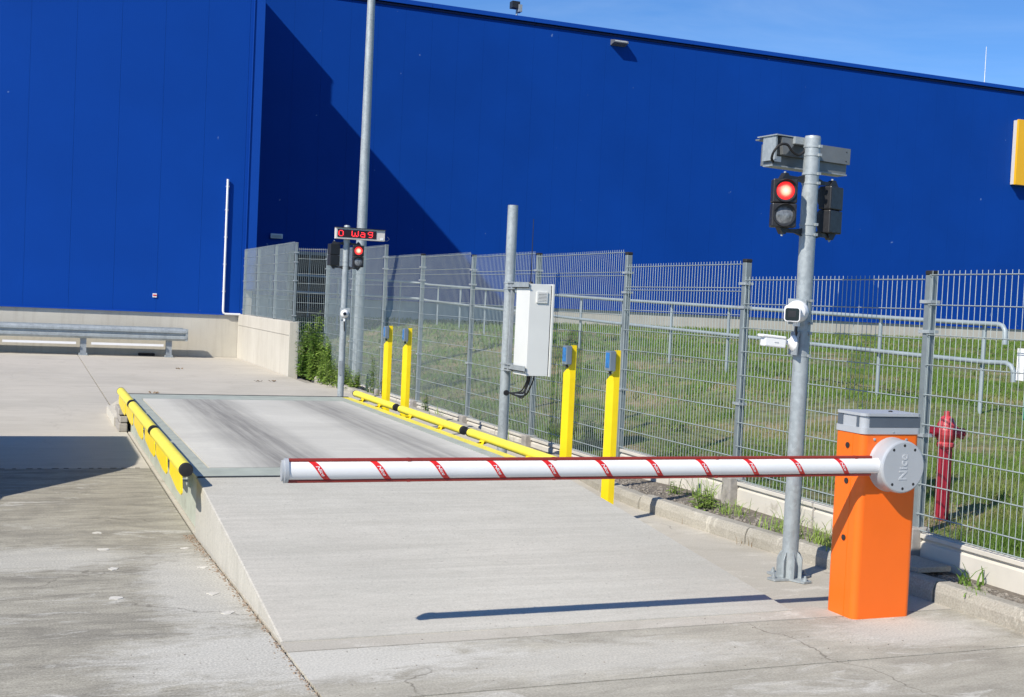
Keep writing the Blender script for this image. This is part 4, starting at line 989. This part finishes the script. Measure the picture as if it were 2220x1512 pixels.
# ================================================================== PLANTS AND SMALL THINGS
def weed(x, y, z, h, stems, spread, leaf, label, seed, mat='leaf', name='weed', group=None, lean=.15, dens=1.):
    r = random.Random(seed)
    o = thing(name, (x, y, z), label, 'plant', group)
    S = MB(); L = MB()
    for s_ in range(stems):
        a = r.uniform(0, 6.28); d0 = r.uniform(0, spread); bx_, by_ = x+math.cos(a)*d0, y+math.sin(a)*d0
        hh = h*r.uniform(.55, 1.); la = r.uniform(0, 6.28); ll = hh*lean*r.uniform(.3, 1.6)
        P = [Vector((bx_+math.cos(la)*ll*(t**1.6), by_+math.sin(la)*ll*(t**1.6), z+hh*t)) for t in (0, .25, .5, .75, 1)]
        S.tube(P, [.004, .0035, .003, .0025, .001], 4, caps=False)
        n = int(hh/.028*dens)+3
        for i in range(n):
            t = (i+1)/n; k = min(3, int(t*4)); q = P[k].lerp(P[k+1], t*4-k)
            b_ = r.uniform(0, 6.28); up = r.uniform(-.2, .8); ln = leaf*(1.1-.55*t)*r.uniform(.6, 1.25); wd = ln*r.uniform(.16, .28)
            d = Vector((math.cos(b_), math.sin(b_), up)).normalized(); sd_ = d.cross(Vector((0, 0, 1))).normalized()*wd; dr = Vector((0, 0, -ln*.25))
            L.add([q, q+d*ln*.5+sd_, q+d*ln+dr, q+d*ln*.5-sd_], [(0, 1, 2), (0, 2, 3)])
    S.build('stem', M['stem'], o, kind='stuff'); L.build('foliage', M[mat], o, kind='stuff'); return o
def tuft(x, y, z, h, n, label, seed, mat='leaf', wd=.004, group=None):
    r = random.Random(seed); mb = MB()
    for i in range(n):
        a = r.uniform(0, 6.28); hh = h*r.uniform(.4, 1.1); out = hh*r.uniform(.15, 1.0); px_, py_ = x+r.gauss(0, .03+.0005*n), y+r.gauss(0, .03+.0012*n); w_ = wd*r.uniform(.6, 1.3)
        sd_ = Vector((-math.sin(a), math.cos(a), 0))*w_; P = []
        for t in (0, .3, .6, .85, 1.): P.append(Vector((px_+math.cos(a)*out*t*t, py_+math.sin(a)*out*t*t, z+hh*(t-.38*t**3*(out/hh)))))
        vs = []
        for k, p in enumerate(P[:-1]): vs += [p-sd_*(1-k*.18), p+sd_*(1-k*.18)]
        vs.append(P[-1]); mb.add(vs, [(0, 1, 3, 2), (2, 3, 5, 4), (4, 5, 7, 6), (6, 7, 8)])
    return tag(mb.build('grass_tuft', M[mat]), label, 'plant', group)
# thicket at the end of the concrete wall
G1 = 'tall weeds crowding the end of the concrete wall'
sp = [(5.36, 24.75, 1.15, 12, .16, 'tall weed pressed against the mesh right beside the concrete wall end', 'leaf_dark'),
      (5.52, 24.55, 1.38, 12, .13, 'tallest weed of the thicket, reaching above the top of the concrete wall', 'leaf'),
      (5.42, 24.2, 1.0, 11, .15, 'dense dark weed in the middle of the thicket by the concrete wall', 'leaf_dark'),
      (5.56, 24.1, .9, 10, .15, 'bushy weed at the back right of the thicket, against the fence', 'leaf'),
      (5.34, 24.0, .55, 12, .12, 'knee high weed at the front left of the thicket by the kerb', 'leaf'),
      (5.48, 23.5, .6, 11, .15, 'pale green weed in front of the thicket, spilling over the kerb', 'leaf'),
      (5.60, 23.7, .85, 10, .12, 'upright weed at the right edge of the thicket beneath the mesh', 'leaf'),
      (5.44, 22.7, .5, 12, .16, 'yellowish weed over the kerb midway between thicket and far pole', 'leaf'),
      (5.42, 21.9, .45, 12, .16, 'yellowish weed over the kerb just left of the far pole', 'leaf'),
      (5.34, 23.0, .42, 12, .15, 'low leafy weed hanging over the kerb stones right of the thicket', 'leaf'),
      (5.36, 22.2, .36, 12, .15, 'low yellow green weed at the kerb halfway to the far pole', 'leaf'),
      (5.50, 21.2, .40, 10, .14, 'small yellowish weed directly behind the far pole', 'leaf')]
for i, (x, y, h, n, spd, lb, mm_) in enumerate(sp):
    weed(x, y, .02, h, n+6, spd, .14 if h > .7 else .10, lb, 50+i, mm_, group=G1, dens=1.5)
weed(5.27, 24.85, .02, .40, 12, .08, .07, 'low leafy weed growing against the end face of the concrete wall', 71)
weed(5.52, 20.2, .02, .72, 7, .16, .075, 'leafy weed with upright stems growing by the black sheet at the far pole', 72, 'leaf_dark', dens=1.2)
weed(5.50, 19.5, .02, .55, 6, .14, .06, 'leafy weed in the gravel strip left of the two far yellow sensor posts', 73, 'leaf')
weed(5.78, 18.6, .1, 1.15, 2, .05, .07, 'single tall thin weed stem behind the fence near the lamp post', 74, 'leaf_dark')
weed(5.52, 17.1, .02, .33, 8, .12, .06, 'dark weed by a fence post footing right of the far sensor posts', 75, 'leaf_dark')
weed(5.72, 16.2, .1, .45, 3, .05, .05, 'thin weed climbing the bottom of the mesh beyond the tube guard', 76, 'leaf_dark')
weed(5.72, 15.0, .1, .35, 3, .06, .05, 'small weed behind the mesh near the cabinet pole', 77, 'leaf_dark')
weed(6.0, 12.4, .12, .35, 12, .25, .07, 'broad leafed weed on the lawn behind the second sensor post', 78, 'leaf_dark')
weed(6.2, 10.6, .2, .35, 10, .2, .08, 'dark leafy weed low on the lawn right of the second sensor post', 79, 'leaf_dark')
weed(5.33, 9.25, .09, .13, 9, .07, .05, 'small clump of leafy weed in the gravel under the barrier arm', 80, dens=1.6)
weed(5.22, 8.55, .09, .20, 22, .14, .065, 'bright leafy clump in the gravel left of the grey footing block', 81)
tuft(5.42, 9.1, .09, .28, 14, 'thin grass blades arching over the gravel beside the small leafy clump', 82)
tuft(5.38, 8.75, .09, .33, 18, 'taller grass blades standing behind the bright leafy clump', 83)
tuft(5.27, 8.25, .09, .15, 60, 'short grass tuft in the gravel just before the footing block', 84)
tuft(5.45, 7.7, .09, .30, 18, 'long grass blades arching in front of the pale board left of the signal pole', 85)
tuft(5.25, 7.45, .09, .18, 80, 'dense short grass tuft behind the kerb left of the signal pole', 86)
tuft(5.30, 7.05, .09, .17, 90, 'dense low grass between the signal pole and the orange cabinet', 87)
tuft(5.25, 6.85, .09, .19, 70, 'grass hanging over the kerb left of the orange cabinet', 88)
tuft(5.40, 7.2, .09, .26, 12, 'thin dry blades against the pale board right of the signal pole', 89)
tuft(5.40, 5.75, .095, .17, 16, 'small strappy plant in the gravel right of the orange cabinet', 90, 'leaf_dark', .009)
tuft(5.27, 5.55, .095, .07, 22, 'tiny grass patch at the back of the kerb right of the orange cabinet', 91)
tuft(5.44, 16.4, .02, .22, 16, 'dry grass blades in front of the pale board by the far tube guard joint', 92)
tuft(5.44, 13.7, .02, .28, 12, 'thin grass blades by the tube guard, left of the cabinet pole', 93)
tuft(4.965, 8.33, .0, .10, 16, 'brown dead grass sprouting from the kerb joint left of the next one', 94, 'dryleaf', .002)
tuft(5.01, 7.57, .0, .10, 16, 'brown dead grass sprouting from the kerb joint nearest the signal pole', 95, 'dryleaf', .002)
for i, (x, y, lb) in enumerate(((8.2, 9.5, 'broad leafed weed on the lawn, seen through the mesh just right of the signal pole'), (9.6, 12.2, 'broad leafed weed on the lawn above the orange cabinet'),
        (7.4, 12.8, 'broad leafed weed on the lawn left of the signal pole, behind the mesh'), (7.2, 8.6, 'broad leafed weed low on the lawn beside the signal pole'), (9.3, 19.5, 'distant leafy weed on the lawn right of the grey cabinet'))):
    weed(x, y, lawn_z(x, y), .15, 9, .14, .09, lb, 110+i, 'leaf', group='broad leafed weeds on the lawn')
bgm = MB(); rr_ = random.Random(3); nb = 18
bp_ = [[(5.38+(i/nb)*.5+rr_.uniform(-.01, .01), 20.7+j*.07+rr_.uniform(-.015, .015), .03+.10*math.sin(math.pi*min(1, max(0, i/nb)))*math.sin(math.pi*(j+.5)/6.)*rr_.uniform(.4, 1.5)) for i in range(nb+1)] for j in range(6)]
bgm.add([p for r_ in bp_ for p in r_], [(j*(nb+1)+i, j*(nb+1)+i+1, (j+1)*(nb+1)+i+1, (j+1)*(nb+1)+i) for j in range(5) for i in range(nb)])
tag(bgm.build('plastic_sheet', M['bag']), 'crumpled black plastic sheet on the gravel behind the far pole', 'plastic sheet')
tag(MB().tube([(5.56, 20.6, 0), (5.60, 20.62, .36)], .045, 14).build('pipe_stub', M['pipegreen']), 'short dark green pipe stub standing in the weeds behind the far pole', 'pipe')
ps = MB().box(5.25, 5.52, 6.02, 6.36, .125, .16).build('paving_slab', M['kerb'], bevel=.004); tag(ps, 'loose flat grey slab lying on the gravel right of the orange cabinet', 'slab')
for i, (x, y) in enumerate(((4.11, 23.25), (4.40, 23.33), (3.0, 26.5), (1.9, 20.2))):
    lf_ = MB()
    for k in range(5):
        a = rnd.uniform(0, 6.28); cx_, cy_ = x+rnd.uniform(-.06, .06), y+rnd.uniform(-.06, .06); q = Vector((cx_, cy_, .004)); d = Vector((math.cos(a), math.sin(a), .5))*.06; s_ = Vector((-math.sin(a), math.cos(a), .1))*.025
        lf_.add([q, q+d*.5+s_, q+d, q+d*.5-s_], [(0, 1, 2), (0, 2, 3)])
    tag(lf_.build('dry_leaves', M['dryleaf']), 'little clump of dry leaves on the beige paving beyond the weighbridge', 'leaves', 'dry leaves on the far paving')

# ================================================================== VAN standing left of the picture (throws the shadow on the paving)
vn = thing('parked_van', (-2.15, 10.8, 0), 'grey van standing on the paving just left of the picture, its shadow reaching in', 'van')
prof = [(8.75, .3), (8.68, .62), (8.80, .86), (9.66, 1.02), (10.08, 1.52), (10.48, 1.97), (10.75, 2.12), (11.25, 2.2), (13.02, 2.2), (13.08, 2.1), (13.10, .3)]
MB().prism([(-3.1, y, z) for y, z in prof], (1.9, 0, 0)).build('body', M['vanpaint'], vn, bevel=.03, seg=3)
MB().prism([(-1.21, 9.85, 1.08), (-1.21, 10.52, 1.85), (-1.21, 11.2, 1.9), (-1.21, 11.2, 1.08)], (.014, 0, 0)).build('window', M['glass'], vn)
MB().prism([(-3.0, 9.66, 1.06), (-3.0, 10.46, 1.93), (-3.0, 10.45, 1.95), (-3.0, 9.65, 1.08)], (1.7, 0, 0)).build('windscreen', M['glass'], vn)
for y in (9.35, 12.35):
    for x in (-3.05, -1.35):
        wh_ = MB().lathe([(.18, -.11), (.32, -.11), (.33, -.08), (.33, .08), (.32, .11), (.18, .11)], (x+.05, y, .33), 'X', 28).build('tyre', M['rubber'], vn)
        MB().lathe([(0, -.06), (.18, -.08), (.18, .08), (0, .06)], (x+.05, y, .33), 'X', 20).build('rim', M['alu'], wh_)
for x in (-2.95, -1.5): MB().box(x, x+.22, 8.66, 8.72, .62, .78).build('headlight', M['clear_lens'], vn)
